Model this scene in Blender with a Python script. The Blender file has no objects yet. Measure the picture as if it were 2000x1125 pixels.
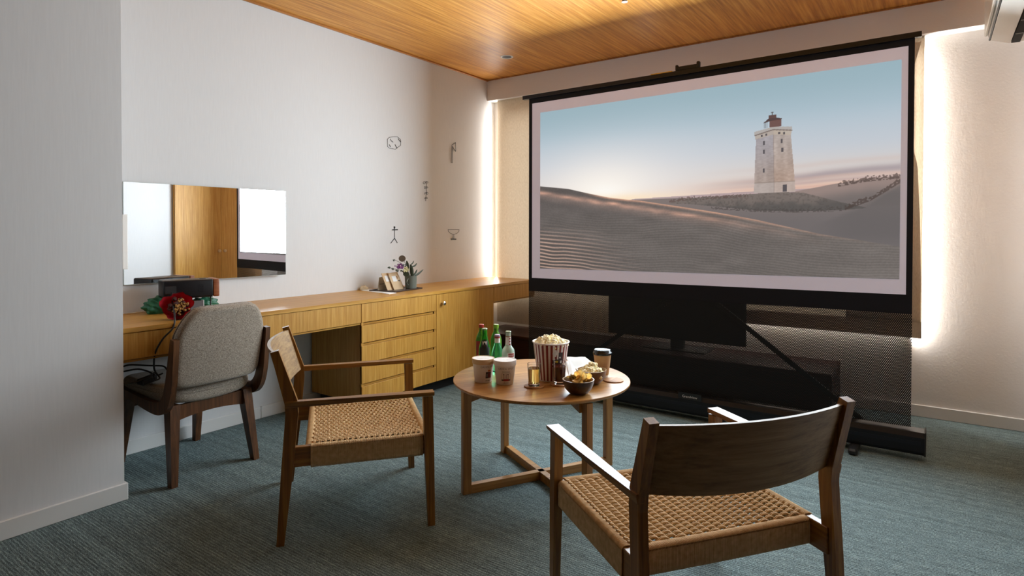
import bpy, bmesh, math, random
import numpy as np
from mathutils import Vector, Matrix
PI = math.pi
random.seed(7)
SC = bpy.context.scene
COL = SC.collection

# ------------------------------------------------------------------ camera
F_PX, YAW, PITCH, ROLL, CY, CAM_H = 1177.9, 0.61272, 0.013984, 0.0013734, 467.17, 1.2
def _axes():
    Fv = Vector((math.cos(YAW), math.sin(YAW), 0)); Rt = Vector((math.sin(YAW), -math.cos(YAW), 0)); U = Vector((0, 0, 1))
    F2 = Fv*math.cos(PITCH) - U*math.sin(PITCH); U2 = U*math.cos(PITCH) + Fv*math.sin(PITCH)
    R3 = Rt*math.cos(ROLL) + U2*math.sin(ROLL); U3 = U2*math.cos(ROLL) - Rt*math.sin(ROLL)
    return R3, U3, F2
AR, AU, AF = _axes()
cam = bpy.data.cameras.new('camera'); cam_o = bpy.data.objects.new('camera', cam); COL.objects.link(cam_o)
cam.sensor_fit = 'HORIZONTAL'; cam.sensor_width = 36; cam.lens = F_PX/2000*36
cam.shift_y = (CY-562.5)/2000
cam.clip_start = 0.05
m = Matrix((AR, AU, -AF)).transposed().to_4x4(); m.translation = (0, 0, CAM_H)
cam_o.matrix_world = m
SC.camera = cam_o
def at(px, py, ax, val):
    """world point on plane (axis ax = val) that the photograph shows at px,py: used while measuring the room"""
    d = AR*((px-1000)/F_PX) - AU*((py-CY)/F_PX) + AF
    o = Vector((0, 0, CAM_H)); t = (val-o[ax])/d[ax]
    return o + d*t

# ------------------------------------------------------------------ room numbers
YD, YR, XW, XB, YP, XP, XBACK = 3.525, -0.5, 4.709, 4.60, 2.946, 1.192, -3.6
ZC, ZB = 2.6375, 2.441
XS = 3.83                                   # plane of the projection screen

# ------------------------------------------------------------------ colour management, world, big lights
SC.view_settings.view_transform = 'Standard'; SC.view_settings.look = 'None'
SC.view_settings.exposure = 0.0; SC.view_settings.gamma = 1.0
try: SC.view_settings.use_curve_mapping = False
except Exception: pass
w = bpy.data.worlds.new('world'); SC.world = w; w.use_nodes = True
w.node_tree.nodes['Background'].inputs[0].default_value = (0.75, 0.85, 1.0, 1); w.node_tree.nodes['Background'].inputs[1].default_value = 1.0
def area(name, loc, direction, sx, sy, power, color, spread=PI):
    l = bpy.data.lights.new(name, 'AREA'); l.shape = 'RECTANGLE'; l.size = sx; l.size_y = sy; l.energy = power; l.color = color; l.spread = spread
    o = bpy.data.objects.new(name, l); COL.objects.link(o); o.location = loc
    d = Vector(direction).normalized(); o.rotation_euler = d.to_track_quat('-Z', 'Y').to_euler()
    return o
# light thrown back into the room by the projected picture
area('projection_light', (XS-0.012, 1.295, 1.52), (-1, 0, 0), 2.2, 1.14, 112, (0.80, 0.92, 1.0))
# daylight in the window behind the blinds
area('window_daylight_left', (XW+0.09, 2.53, 1.45), (-1, 0, 0), 1.6, 1.65, 60, (1.0, 0.97, 0.92))
area('window_daylight_right', (XW+0.09, 0.93, 1.45), (-1, 0, 0), 1.6, 1.65, 60, (1.0, 0.97, 0.92))
# added strip lamps standing in for daylight that leaks round the blinds
area('gap_helper_right', (4.685, 0.13, 1.42), (0.22, -1, 0), 0.03, 1.85, 15, (1.0, 0.96, 0.91))
area('gap_helper_left', (4.69, 3.470, 1.45), (-1, -0.2, 0), 0.03, 1.85, 8.5, (1.0, 0.95, 0.89))
area('gap_helper_below', (4.68, 1.0, 0.56), (0.22, 0, -1), 1.7, 0.03, 2.2, (1.0, 0.96, 0.91))
# added fill lamp, unseen behind the camera, lifts the ambient light
area('rear_fill_light', (-2.2, 1.2, ZC-0.06), (0, 0, -1), 0.5, 0.5, 1.5, (1.0, 0.84, 0.68))

# ------------------------------------------------------------------ materials
def srgb(r, g, b):
    f = lambda x: (x/255/12.92) if x/255 <= 0.04045 else ((x/255+0.055)/1.055)**2.4
    return (f(r), f(g), f(b), 1)
def new_mat(name):
    m = bpy.data.materials.new(name); m.use_nodes = True
    return m, m.node_tree, m.node_tree.nodes['Principled BSDF']
def setp(b, **k):
    for a, v in k.items():
        a = {'rough': 'Roughness', 'metal': 'Metallic', 'spec': 'Specular IOR Level', 'trans': 'Transmission Weight', 'ior': 'IOR', 'coat': 'Coat Weight', 'sheen': 'Sheen Weight', 'alpha': 'Alpha'}[a]
        b.inputs[a].default_value = v
def plain(name, col, rough=0.6, **k):
    m, t, b = new_mat(name); b.inputs['Base Color'].default_value = col; setp(b, rough=rough, **k); return m
def noise(t, scale, mapscale=(1, 1, 1), detail=4, rough=0.5, coord='Object', rot=(0, 0, 0)):
    tc = t.nodes.new('ShaderNodeTexCoord'); mp = t.nodes.new('ShaderNodeMapping'); n = t.nodes.new('ShaderNodeTexNoise')
    mp.inputs['Scale'].default_value = mapscale; mp.inputs['Rotation'].default_value = rot
    n.inputs['Scale'].default_value = scale; n.inputs['Detail'].default_value = detail; n.inputs['Roughness'].default_value = rough
    t.links.new(tc.outputs[coord], mp.inputs[0]); t.links.new(mp.outputs[0], n.inputs['Vector']); return n
def ramp(t, src, stops):
    r = t.nodes.new('ShaderNodeValToRGB'); e = r.color_ramp.elements
    e[0].position, e[0].color = stops[0]; e[1].position, e[1].color = stops[-1]
    for p, c in stops[1:-1]:
        x = e.new(p); x.color = c
    t.links.new(src, r.inputs[0]); return r
def bump(t, b, src, strength, dist=0.002):
    n = t.nodes.new('ShaderNodeBump'); n.inputs['Strength'].default_value = strength; n.inputs['Distance'].default_value = dist
    t.links.new(src, n.inputs['Height']); t.links.new(n.outputs[0], b.inputs['Normal'])
def mixc(t, a, b, fac, mode='MIX'):
    n = t.nodes.new('ShaderNodeMix'); n.data_type = 'RGBA'; n.blend_type = mode
    for i, x in ((6, a), (7, b)):
        if isinstance(x, tuple): n.inputs[i].default_value = x
        else: t.links.new(x, n.inputs[i])
    if isinstance(fac, float): n.inputs[0].default_value = fac
    else: t.links.new(fac, n.inputs[0])
    return n.outputs[2]
def wood(name, dark, mid, light, axis='X', rough=0.45, fine=90, spec=0.4, bumpk=0.12, big=3.0, fig=0.5):
    m, t, b = new_mat(name)
    sc = {'X': (0.035, 1, 1), 'Y': (1, 0.035, 1), 'Z': (1, 1, 0.035)}[axis]
    sb = {'X': (0.09, 1, 1), 'Y': (1, 0.14, 1), 'Z': (1, 1, 0.10)}[axis]
    n1 = noise(t, fine, sc, 5, 0.65); n2 = noise(t, big, sb, 3, 0.5)
    wv = t.nodes.new('ShaderNodeMath'); wv.operation = 'SINE'
    mu = t.nodes.new('ShaderNodeMath'); mu.operation = 'MULTIPLY'; mu.inputs[1].default_value = 45
    t.links.new(n2.outputs[0], mu.inputs[0]); t.links.new(mu.outputs[0], wv.inputs[0])
    r1 = ramp(t, n1.outputs[0], [(0.33, dark), (0.5, mid), (0.68, light)])
    r2 = ramp(t, wv.outputs[0], [(0.0, (0.80, 0.76, 0.70, 1)), (1.0, (1.06, 1.06, 1.06, 1))])
    c = mixc(t, r1.outputs[0], r2.outputs[0], fig, 'MULTIPLY')
    t.links.new(c, b.inputs['Base Color']); setp(b, rough=rough, spec=spec); bump(t, b, n1.outputs[0], bumpk, 0.001)
    return m
M = {}
# wall paper: off white with fine vertical thread relief
m, t, b = new_mat('wall_cloth')
n = noise(t, 160, (1, 1, 0.06), 3); n2 = noise(t, 90, (1, 1, 1), 2)
r = ramp(t, n.outputs[0], [(0.3, (0.668, 0.665, 0.668, 1)), (0.7, (0.694, 0.692, 0.694, 1))])
t.links.new(r.outputs[0], b.inputs['Base Color']); setp(b, rough=0.85, spec=0.2); bump(t, b, n.outputs[0], 0.12, 0.0010); M['wall'] = m
m, t, b = new_mat('wall_plaster')
n = noise(t, 70, (1, 1, 1), 5, 0.6); b.inputs['Base Color'].default_value = (0.78, 0.75, 0.72, 1); setp(b, rough=0.8, spec=0.2); bump(t, b, n.outputs[0], 0.35, 0.003); M['plaster'] = m
M['trim'] = plain('painted_skirting', (0.72, 0.71, 0.69, 1), 0.45)
M['ceil'] = wood('ceiling_veneer', srgb(172, 108, 40), srgb(202, 136, 54), srgb(224, 164, 82), 'X', 0.45, 60, 0.45, 0.02, 1.2, fig=0.25)
M['ceil_trim'] = wood('ceiling_trim_wood', srgb(150, 92, 40), srgb(170, 110, 52), srgb(190, 130, 70), 'X', 0.4, 60)
OAK = (srgb(172, 120, 46), srgb(188, 138, 60), srgb(204, 158, 80))
M['oak_z'] = wood('golden_oak_upright_grain', *OAK, 'Z', 0.42, 95, fig=0.28)
M['oak_x'] = wood('golden_oak_long_grain', *OAK, 'X', 0.35, 80, fig=0.3)
OK2 = (srgb(106, 66, 18), srgb(136, 90, 30), srgb(160, 114, 46))
for a in 'XYZ': M['chair_'+a] = wood('oiled_oak_'+a.lower(), *OK2, a, 0.36, 70, 0.5)
TB = (srgb(144, 96, 44), srgb(166, 117, 60), srgb(184, 138, 78))
for a in 'XZ': M['table_'+a] = wood('table_oak_'+a.lower(), *TB, a, 0.33, 70, 0.5)
WN = (srgb(62, 38, 20), srgb(88, 55, 30), srgb(110, 72, 42))
for a in 'YZ': M['walnut_'+a] = wood('walnut_'+a.lower(), *WN, a, 0.35, 70, 0.5)
M['bench'] = wood('dark_stained_bench_wood', srgb(44, 22, 18), srgb(58, 30, 24), srgb(70, 38, 30), 'Y', 0.4, 50)
M['darkwood'] = wood('oak_side_coarse', *OAK, 'Z', 0.5, 60)  # same oak tones as the fronts, coarser grain
# carpet: teal grey woven ribs running in y
m, t, b = new_mat('carpet_weave')
nr = noise(t, 150, (1, 0.16, 1), 3, 0.6); nf = noise(t, 260, (1, 0.7, 1), 2, 0.75); nb = noise(t, 2.2, (1, 1, 1), 3)
c1 = ramp(t, nr.outputs[0], [(0.34, srgb(108, 126, 129)), (0.5, srgb(132, 152, 154)), (0.68, srgb(154, 173, 172))])
c2 = ramp(t, nf.outputs[0], [(0.36, (0.25, 0.25, 0.25, 1)), (0.60, (1.30, 1.30, 1.27, 1))])
c3 = mixc(t, c1.outputs[0], c2.outputs[0], 0.9, 'MULTIPLY')
# straight woven ribs, 11 mm apart, slightly irregular
tcx = t.nodes.new('ShaderNodeTexCoord'); sx_ = t.nodes.new('ShaderNodeSeparateXYZ'); t.links.new(tcx.outputs['Object'], sx_.inputs[0])
def mm(op, a, v):
    q = t.nodes.new('ShaderNodeMath'); q.operation = op; t.links.new(a, q.inputs[0])
    if isinstance(v, (int, float)): q.inputs[1].default_value = v
    elif v is not None: t.links.new(v, q.inputs[1])
    return q.outputs[0]
wob = noise(t, 9, (1, 0.5, 1), 2); msk = noise(t, 30, (1, 0.03, 1), 2)
rib = mm('SINE', mm('ADD', mm('MULTIPLY', sx_.outputs[0], 2*PI/0.012), mm('MULTIPLY', wob.outputs[0], 5.0)), None)
rr_ = ramp(t, rib, [(0.0, (0.62, 0.62, 0.63, 1)), (0.6, (1.12, 1.12, 1.12, 1))])
mk = ramp(t, msk.outputs[0], [(0.35, (0.72, 0.72, 0.73, 1)), (0.65, (1.15, 1.15, 1.15, 1))])
c3 = mixc(t, c3, rr_.outputs[0], 0.85, 'MULTIPLY'); c3 = mixc(t, c3, mk.outputs[0], 0.7, 'MULTIPLY')
t.links.new(c3, b.inputs['Base Color']); setp(b, rough=0.85, spec=0.25)
ad = t.nodes.new('ShaderNodeMath'); ad.operation = 'ADD'; t.links.new(nr.outputs[0], ad.inputs[0]); t.links.new(nf.outputs[0], ad.inputs[1])
bump(t, b, ad.outputs[0], 0.9, 0.007); M['carpet'] = m
# paper cord
m, t, b = new_mat('paper_cord')
n = noise(t, 60, (1, 1, 1), 3)
r = ramp(t, n.outputs[0], [(0.3, srgb(192, 158, 112)), (0.7, srgb(220, 188, 142))]); t.links.new(r.outputs[0], b.inputs['Base Color']); setp(b, rough=0.7, spec=0.3); M['cord'] = m
# upholstery
m, t, b = new_mat('heather_upholstery')
n1 = noise(t, 420, (1, 1, 0.35), 2, 0.7); n2 = noise(t, 420, (0.35, 1, 1), 2, 0.7)
a1 = t.nodes.new('ShaderNodeMath'); a1.operation = 'ADD'; t.links.new(n1.outputs[0], a1.inputs[0]); t.links.new(n2.outputs[0], a1.inputs[1])
hv = t.nodes.new('ShaderNodeMath'); hv.operation = 'MULTIPLY'; hv.inputs[1].default_value = 0.5; t.links.new(a1.outputs[0], hv.inputs[0])
r = ramp(t, hv.outputs[0], [(0.38, srgb(108, 96, 84)), (0.5, srgb(150, 138, 124)), (0.62, srgb(186, 174, 158))]); t.links.new(r.outputs[0], b.inputs['Base Color'])
setp(b, rough=0.9, spec=0.15, sheen=0.2); bump(t, b, hv.outputs[0], 0.5, 0.002); M['fabric'] = m
# blinds: linen, lets daylight through
m, t, b = new_mat('linen_blind'); t.nodes.remove(b)
n = noise(t, 260, (1, 1, 0.2), 3); r = ramp(t, n.outputs[0], [(0.3, srgb(196, 180, 156)), (0.7, srgb(214, 200, 178))])
d = t.nodes.new('ShaderNodeBsdfDiffuse'); tr = t.nodes.new('ShaderNodeBsdfTranslucent'); mx = t.nodes.new('ShaderNodeMixShader'); mx.inputs[0].default_value = 0.10
t.links.new(r.outputs[0], d.inputs[0]); t.links.new(r.outputs[0], tr.inputs[0]); t.links.new(d.outputs[0], mx.inputs[1]); t.links.new(tr.outputs[0], mx.inputs[2])
t.links.new(mx.outputs[0], t.nodes['Material Output'].inputs[0]); M['blind'] = m
# black perforated drop of the screen: real see-through holes in rows
m, t, b = new_mat('black_perforated_mesh')
b.inputs['Base Color'].default_value = (0.006, 0.006, 0.007, 1); setp(b, rough=0.6, spec=0.3)
tc = t.nodes.new('ShaderNodeTexCoord'); sp = t.nodes.new('ShaderNodeSeparateXYZ'); t.links.new(tc.outputs['Object'], sp.inputs[0])
def mth(op, a, v=None):
    n = t.nodes.new('ShaderNodeMath'); n.operation = op
    if isinstance(a, (int, float)): n.inputs[0].default_value = a
    else: t.links.new(a, n.inputs[0])
    if v is not None:
        if isinstance(v, (int, float)): n.inputs[1].default_value = v
        else: t.links.new(v, n.inputs[1])
    return n.outputs[0]
KP = 2*PI/0.0088
s1 = mth('SINE', mth('MULTIPLY', mth('ADD', sp.outputs[1], mth('MULTIPLY', sp.outputs[2], 0.57)), KP))
s2 = mth('SINE', mth('MULTIPLY', mth('SUBTRACT', sp.outputs[1], mth('MULTIPLY', sp.outputs[2], 0.57)), KP))
hole = mth('GREATER_THAN', mth('ADD', s1, s2), 0.88)
tp = t.nodes.new('ShaderNodeBsdfTransparent'); mx = t.nodes.new('ShaderNodeMixShader')
t.links.new(hole, mx.inputs[0]); t.links.new(b.outputs[0], mx.inputs[1]); t.links.new(tp.outputs[0], mx.inputs[2]); t.links.new(mx.outputs[0], t.nodes['Material Output'].inputs[0]); M['mesh'] = m

M['black'] = plain('matt_black', (0.008, 0.008, 0.009, 1), 0.55)
M['blackgloss'] = plain('satin_black', (0.007, 0.007, 0.009, 1), 0.4, spec=0.3)
M['screenblack'] = plain('black_screen_border', (0.010, 0.010, 0.014, 1), 0.7, spec=0.2)
M['alu_black'] = plain('black_anodised_metal', (0.018, 0.018, 0.022, 1), 0.32, metal=0.6)
M['mirror'] = plain('mirror_silver', (0.93, 0.94, 0.95, 1), 0.0, metal=1.0)
M['mirror_edge'] = plain('mirror_glass_edge', (0.55, 0.62, 0.60, 1), 0.15)
M['steel'] = plain('brushed_steel_knob', (0.75, 0.72, 0.66, 1), 0.25, metal=1.0)
M['white_pl'] = plain('white_plastic', (0.80, 0.78, 0.74, 1), 0.35)
M['ink'] = plain('black_ink', (0.015, 0.014, 0.014, 1), 0.6)
M['white'] = plain('white_paint', (0.82, 0.81, 0.79, 1), 0.6)
M['paper_white'] = plain('white_paper', (0.84, 0.83, 0.81, 1), 0.7)
M['tub'] = plain('white_tub_card', (0.76, 0.72, 0.68, 1), 0.5)
M['lid_tan'] = plain('tan_lid_card', srgb(208, 178, 138), 0.5)
M['lid_white'] = plain('white_lid_card', (0.80, 0.76, 0.74, 1), 0.5)
M['print_dark'] = plain('dark_print', srgb(52, 42, 46), 0.6)
M['print_red'] = plain('red_print', srgb(150, 44, 44), 0.6)
M['print_orange'] = plain('orange_print', srgb(206, 112, 56), 0.6)
M['print_grey'] = plain('grey_print', srgb(110, 100, 104), 0.6)
M['stripe_red'] = plain('dark_red_stripe', srgb(128, 34, 30), 0.4)
M['stripe_white'] = plain('white_bucket_card', (0.78, 0.72, 0.68, 1), 0.4)
M['yellow'] = plain('yellow_print', srgb(212, 184, 44), 0.5)
m, t, b = new_mat('popped_corn'); n = noise(t, 120, (1, 1, 1), 3)
r = ramp(t, n.outputs[0], [(0.35, srgb(244, 222, 150)), (0.5, srgb(254, 246, 208)), (0.65, srgb(255, 253, 242))]); t.links.new(r.outputs[0], b.inputs['Base Color']); setp(b, rough=0.7, spec=0.2); M['popcorn'] = m
m, t, b = new_mat('fried_potato'); n = noise(t, 60, (1, 1, 1), 3)
r = ramp(t, n.outputs[0], [(0.3, srgb(232, 186, 112)), (0.5, srgb(250, 220, 152)), (0.7, srgb(254, 236, 190))]); t.links.new(r.outputs[0], b.inputs['Base Color']); setp(b, rough=0.5); M['chip'] = m
M['bowl_dark'] = wood('dark_wood_bowl', srgb(38, 22, 16), srgb(58, 34, 24), srgb(78, 50, 36), 'X', 0.35, 60, 0.5)
M['bowl_mid'] = wood('brown_wood_bowl', srgb(76, 48, 32), srgb(98, 66, 46), srgb(120, 84, 60), 'X', 0.35, 60, 0.5)
M['bowl_rim'] = plain('pale_bowl_rim', srgb(150, 122, 90), 0.35)
M['cork'] = wood('brown_coaster_wood', srgb(136, 92, 54), srgb(162, 114, 70), srgb(182, 136, 90), 'X', 0.6, 80)
M['kraft'] = plain('kraft_card', srgb(182, 142, 98), 0.7)
M['kraft_pale'] = plain('pale_kraft_paper', srgb(206, 176, 138), 0.7)
M['lid_black'] = plain('black_cup_lid', (0.012, 0.013, 0.016, 1), 0.25)
def glass(name, col, rough=0.02, ior=1.45, trans=1.0): return plain(name, col, rough, trans=trans, ior=ior)
M['glass'] = glass('clear_glass', (0.97, 0.98, 0.98, 1))
M['green'] = glass('green_bottle_glass', (0.08, 0.60, 0.10, 1), 0.05, 1.25, 0.85)
M['green_l'] = glass('light_green_bottle_glass', (0.26, 0.80, 0.18, 1), 0.05, 1.25, 0.85)
M['green_t'] = glass('teal_green_plastic', (0.16, 0.72, 0.38, 1), 0.05, 1.25, 0.8)
M['milky'] = glass('milky_clear_bottle', (0.62, 0.78, 0.70, 1), 0.12, 1.25, 0.45)
M['beer'] = glass('amber_beer', (0.96, 0.80, 0.30, 1), 0.02, 1.33, 0.95)
M['wine'] = glass('dark_red_drink', (0.10, 0.004, 0.008, 1), 0.05, 1.33, 0.5)
M['cap_lime'] = plain('lime_green_cap', srgb(120, 170, 50), 0.35)
M['cap_red'] = plain('red_cap', srgb(170, 40, 36), 0.35)
M['cap_lilac'] = plain('lilac_cap', srgb(150, 130, 170), 0.4)
M['cap_silver'] = plain('silver_green_cap', srgb(140, 160, 130), 0.3, metal=0.4)
M['label_black'] = plain('black_label', (0.01, 0.012, 0.012, 1), 0.5)
M['label_white'] = plain('white_label', (0.72, 0.70, 0.68, 1), 0.5)
M['mug'] = plain('grey_green_mug', srgb(98, 106, 98), 0.5)
M['card'] = plain('grey_beige_card', srgb(168, 162, 146), 0.7)
M['cream_p'] = plain('cream_paper', srgb(224, 214, 186), 0.6)
M['leaf'] = plain('dark_leaf', srgb(58, 68, 52), 0.5)
M['leaf_b'] = plain('brown_round_leaf', srgb(104, 92, 78), 0.6)
M['purple'] = plain('purple_petals', srgb(112, 46, 110), 0.6)
M['cream'] = plain('cream_petals', srgb(198, 188, 140), 0.6)
M['tray'] = plain('dark_brown_tray', srgb(48, 34, 30), 0.35)
M['redwrap'] = plain('red_wrapping_paper', srgb(176, 22, 38), 0.5)
M['greenwrap'] = plain('green_wrapping_paper', srgb(22, 92, 62), 0.5)
M['dryflower'] = plain('golden_dried_flowers', srgb(168, 124, 62), 0.7)
M['darkflower'] = plain('dark_dried_leaves', srgb(70, 34, 28), 0.8)
M['proj_wood'] = wood('projector_wood_end', srgb(132, 78, 52), srgb(150, 92, 62), srgb(166, 108, 76), 'X', 0.4, 60)
M['greybox'] = plain('dark_grey_card', srgb(70, 62, 62), 0.6)
M['cable'] = plain('black_cable', (0.008, 0.008, 0.010, 1), 0.4)
M['recess_shade'] = plain('painted_recess_shade', (0.01, 0.009, 0.008, 1), 0.9)  # near-black painted in for shade in the plinth recesses and outlet slot
M['yellow_label'] = plain('yellow_warning_label', srgb(196, 160, 60), 0.5)
m, t, b = new_mat('window_glass_pane'); setp(b, rough=0.0, trans=1.0, ior=1.05); M['pane'] = m

# ------------------------------------------------------------------ mesh helpers
def finish(name, bm, mats, parent=None, smooth=False, auto=None):
    me = bpy.data.meshes.new(name); bmesh.ops.recalc_face_normals(bm, faces=bm.faces); 
    if smooth:
        for f in bm.faces: f.smooth = True
        if auto is not None:
            for e in bm.edges:
                if len(e.link_faces) == 2 and e.calc_face_angle(0) > math.radians(auto): e.smooth = False
    bm.to_mesh(me); bm.free()
    if not isinstance(mats, (list, tuple)): mats = [mats]
    for x in mats: me.materials.append(x)
    o = bpy.data.objects.new(name, me); COL.objects.link(o)
    if parent: o.parent = parent
    return o
def tag(o, label=None, cat=None, group=None, kind=None):
    if label: o['label'] = label
    if cat: o['category'] = cat
    if group: o['group'] = group
    if kind: o['kind'] = kind
    return o
def thing(name, label, cat, loc=(0, 0, 0), rotz=0.0, group=None):
    o = bpy.data.objects.new(name, None); COL.objects.link(o); o.location = loc; o.rotation_euler = (0, 0, rotz); o.empty_display_size = 0.05
    return tag(o, label, cat, group)
def bx(bm, lo, hi, bev=0.0, mat=0, M4=None, seg=1):
    vs = [bm.verts.new((x, y, z)) for x in (lo[0], hi[0]) for y in (lo[1], hi[1]) for z in (lo[2], hi[2])]
    idx = [(0, 1, 3, 2), (4, 6, 7, 5), (0, 4, 5, 1), (2, 3, 7, 6), (0, 2, 6, 4), (1, 5, 7, 3)]
    fs = [bm.faces.new([vs[i] for i in q]) for q in idx]
    for f in fs: f.material_index = mat
    if bev > 0:
        es = list({e for f in fs for e in f.edges})
        r = bmesh.ops.bevel(bm, geom=es, offset=bev, segments=seg, profile=0.5, affect='EDGES', clamp_overlap=True)
        for f in r['faces']: f.material_index = mat
        vs = list({v for f in r['faces'] for v in f.verts} | {v for v in vs if v.is_valid})
    if M4 is not None: bmesh.ops.transform(bm, matrix=M4, verts=[v for v in vs if v.is_valid])
    return vs
def box(name, lo, hi, mat, parent=None, bev=0.0, M4=None):
    bm = bmesh.new(); bx(bm, lo, hi, bev, 0, M4); return finish(name, bm, mat, parent)
def struct(name, lo, hi, mat, bev=0.0):
    return tag(box(name, lo, hi, mat, None, bev), kind='structure')
def prism(bm, pts, d, mat=0):
    """pts: list of 3D points of one face, d: extrusion vector"""
    d = Vector(d); a = [bm.verts.new(p) for p in pts]; b = [bm.verts.new(Vector(p)+d) for p in pts]; n = len(pts); fs = [bm.faces.new(a), bm.faces.new(b[::-1])]
    for i in range(n): fs.append(bm.faces.new((a[i], b[i], b[(i+1) % n], a[(i+1) % n])))
    for f in fs: f.material_index = mat
    return a+b
def bevel_all(bm, off, seg=1, ang=30):
    es = [e for e in bm.edges if len(e.link_faces) == 2 and e.calc_face_angle(0) > math.radians(ang)]
    bmesh.ops.bevel(bm, geom=es, offset=off, segments=seg, profile=0.5, affect='EDGES', clamp_overlap=True)
def loft(bm, rings, close=True, cap=True, mat=0):
    R = [[bm.verts.new(p) for p in r] for r in rings]; n = len(rings[0])
    for a, b in zip(R[:-1], R[1:]):
        for i in range(n if close else n-1):
            f = bm.faces.new((a[i], a[(i+1) % n], b[(i+1) % n], b[i])); f.material_index = mat
    if cap and close:
        bm.faces.new(R[0][::-1]).material_index = mat; bm.faces.new(R[-1]).material_index = mat
    return R
def lathe(bm, prof, seg=32, mat=0, c=(0, 0, 0), capb=True, capt=False, matf=None):
    rings = []
    for r, z in prof: rings.append([bm.verts.new((c[0]+r*math.cos(2*PI*i/seg), c[1]+r*math.sin(2*PI*i/seg), c[2]+z)) for i in range(seg)])
    for k, (a, b) in enumerate(zip(rings[:-1], rings[1:])):
        for i in range(seg):
            f = bm.faces.new((a[i], a[(i+1) % seg], b[(i+1) % seg], b[i])); f.material_index = matf(k, i) if matf else mat
    if capb: bm.faces.new(rings[0][::-1]).material_index = mat
    if capt: bm.faces.new(rings[-1]).material_index = mat
def lathe_obj(name, prof, mat, parent=None, seg=32, capb=True, capt=False, c=(0, 0, 0), auto=40, matf=None):
    bm = bmesh.new(); lathe(bm, prof, seg, 0, c, capb, capt, matf); return finish(name, bm, mat, parent, True, auto)
def tube(bm, pts, r, seg=8, mat=0, cap=True, rfun=None, closed=False):
    pts = [Vector(p) for p in pts]; n = len(pts); rings = []
    up = Vector((0, 0, 1))
    for i, p in enumerate(pts):
        if closed: tg = pts[(i+1) % n]-pts[i-1]
        else: tg = pts[min(i+1, n-1)]-pts[max(i-1, 0)]
        tg.normalize()
        u = up - tg*up.dot(tg)
        if u.length < 0.05: u = Vector((1, 0, 0)) - tg*tg.x
        u.normalize(); v = tg.cross(u); rr = rfun(i/(n-1)) if rfun else r
        rings.append([bm.verts.new(p+(u*math.cos(2*PI*k/seg)+v*math.sin(2*PI*k/seg))*rr) for k in range(seg)])
    for i in range(n if closed else n-1):
        a, b = rings[i], rings[(i+1) % n]
        for k in range(seg): bm.faces.new((a[k], a[(k+1) % seg], b[(k+1) % seg], b[k])).material_index = mat
    if cap and not closed:
        bm.faces.new(rings[0][::-1]).material_index = mat; bm.faces.new(rings[-1]).material_index = mat
def tube_obj(name, pts, r, mat, parent=None, seg=8, **k):
    bm = bmesh.new(); tube(bm, pts, r, seg, **k); return finish(name, bm, mat, parent, True)
def smooth_path(pts, n=8):
    P = [Vector(p) for p in pts]; out = []
    for i in range(len(P)-1):
        p0, p1, p2, p3 = P[max(i-1, 0)], P[i], P[i+1], P[min(i+2, len(P)-1)]
        for k in range(n):
            s = k/n; out.append(0.5*((2*p1)+(p2-p0)*s+(2*p0-5*p1+4*p2-p3)*s*s+(3*p1-p0-3*p2+p3)*s**3))
    out.append(P[-1]); return out
def copy_tree(o, parent=None):
    c = o.copy(); COL.objects.link(c); c.parent = parent
    for ch in [x for x in bpy.data.objects if x.parent == o]: copy_tree(ch, c)
    return c
def text_bm(s, size, fn, extrude=0.0, font_align='CENTER', space=1.0):
    """lettering as mesh; fn maps (x, y) in the text plane to a 3D point"""
    cu = bpy.data.curves.new('lettering', 'FONT'); cu.body = s; cu.size = size; cu.align_x = font_align; cu.space_character = space; cu.resolution_u = 2
    o = bpy.data.objects.new('lettering', cu); COL.objects.link(o)
    dg = bpy.context.evaluated_depsgraph_get(); me = bpy.data.meshes.new_from_object(o.evaluated_get(dg))
    bpy.data.objects.remove(o); bpy.data.curves.remove(cu)
    bm = bmesh.new(); bm.from_mesh(me); bpy.data.meshes.remove(me)
    for v in bm.verts: v.co = fn(v.co.x, v.co.y)
    return bm
def merge(bm, other):
    me = bpy.data.meshes.new('tmp'); other.to_mesh(me); other.free(); bm.from_mesh(me); bpy.data.meshes.remove(me)

# ------------------------------------------------------------------ the setting
struct('floor', (XBACK, YR, -0.1), (XW, YD, 0), M['carpet'])
struct('ceiling', (XBACK, YR, ZC), (XW+0.05, YD+0.05, ZC+0.1), M['ceil'])
struct('wall_left', (XP-0.02, YD, 0), (XW+0.1, YD+0.12, ZC), M['wall'])
struct('wall_right', (2.0, YR-0.12, 0), (XW+0.1, YR, ZC), M['wall'])
struct('wall_right.001', (XBACK, YR-0.12, 0), (2.0, YR, ZC), M['walnut_Z'])  # unseen stretch; dark wood finish put in to hold down bounce light
struct('wall_back', (XBACK-0.1, YR, 0), (XBACK, YD, ZC), M['walnut_Z'])  # unseen; finished dark to soak up bounce light
struct('wall_partition', (0.1, YP, 0), (XP, YD+0.12, ZC), M['wall'])
struct('wall_partition.001', (XBACK, YP, 0), (0.1, YD+0.12, ZC), M['walnut_Z'])  # unseen stretch, given a dark finish to damp the bounce
# window wall: one piece with an opening
WY0, WY1, WZ0, WZ1 = 0.12, 3.34, 0.60, 2.30
bm = bmesh.new()
bx(bm, (XW, YR-0.1, 0), (XW+0.16, WY0, ZC)); bx(bm, (XW, WY1, 0), (XW+0.16, YD+0.12, ZC)); bx(bm, (XW, WY0, 0), (XW+0.16, WY1, WZ0)); bx(bm, (XW, WY0, WZ1), (XW+0.16, WY1, ZC))
tag(finish('wall_front', bm, M['plaster']), kind='structure')
struct('trim_1', (XB, YR, ZB), (XW, YD, ZC), M['plaster'])                 # boxed beam over the blinds
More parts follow.
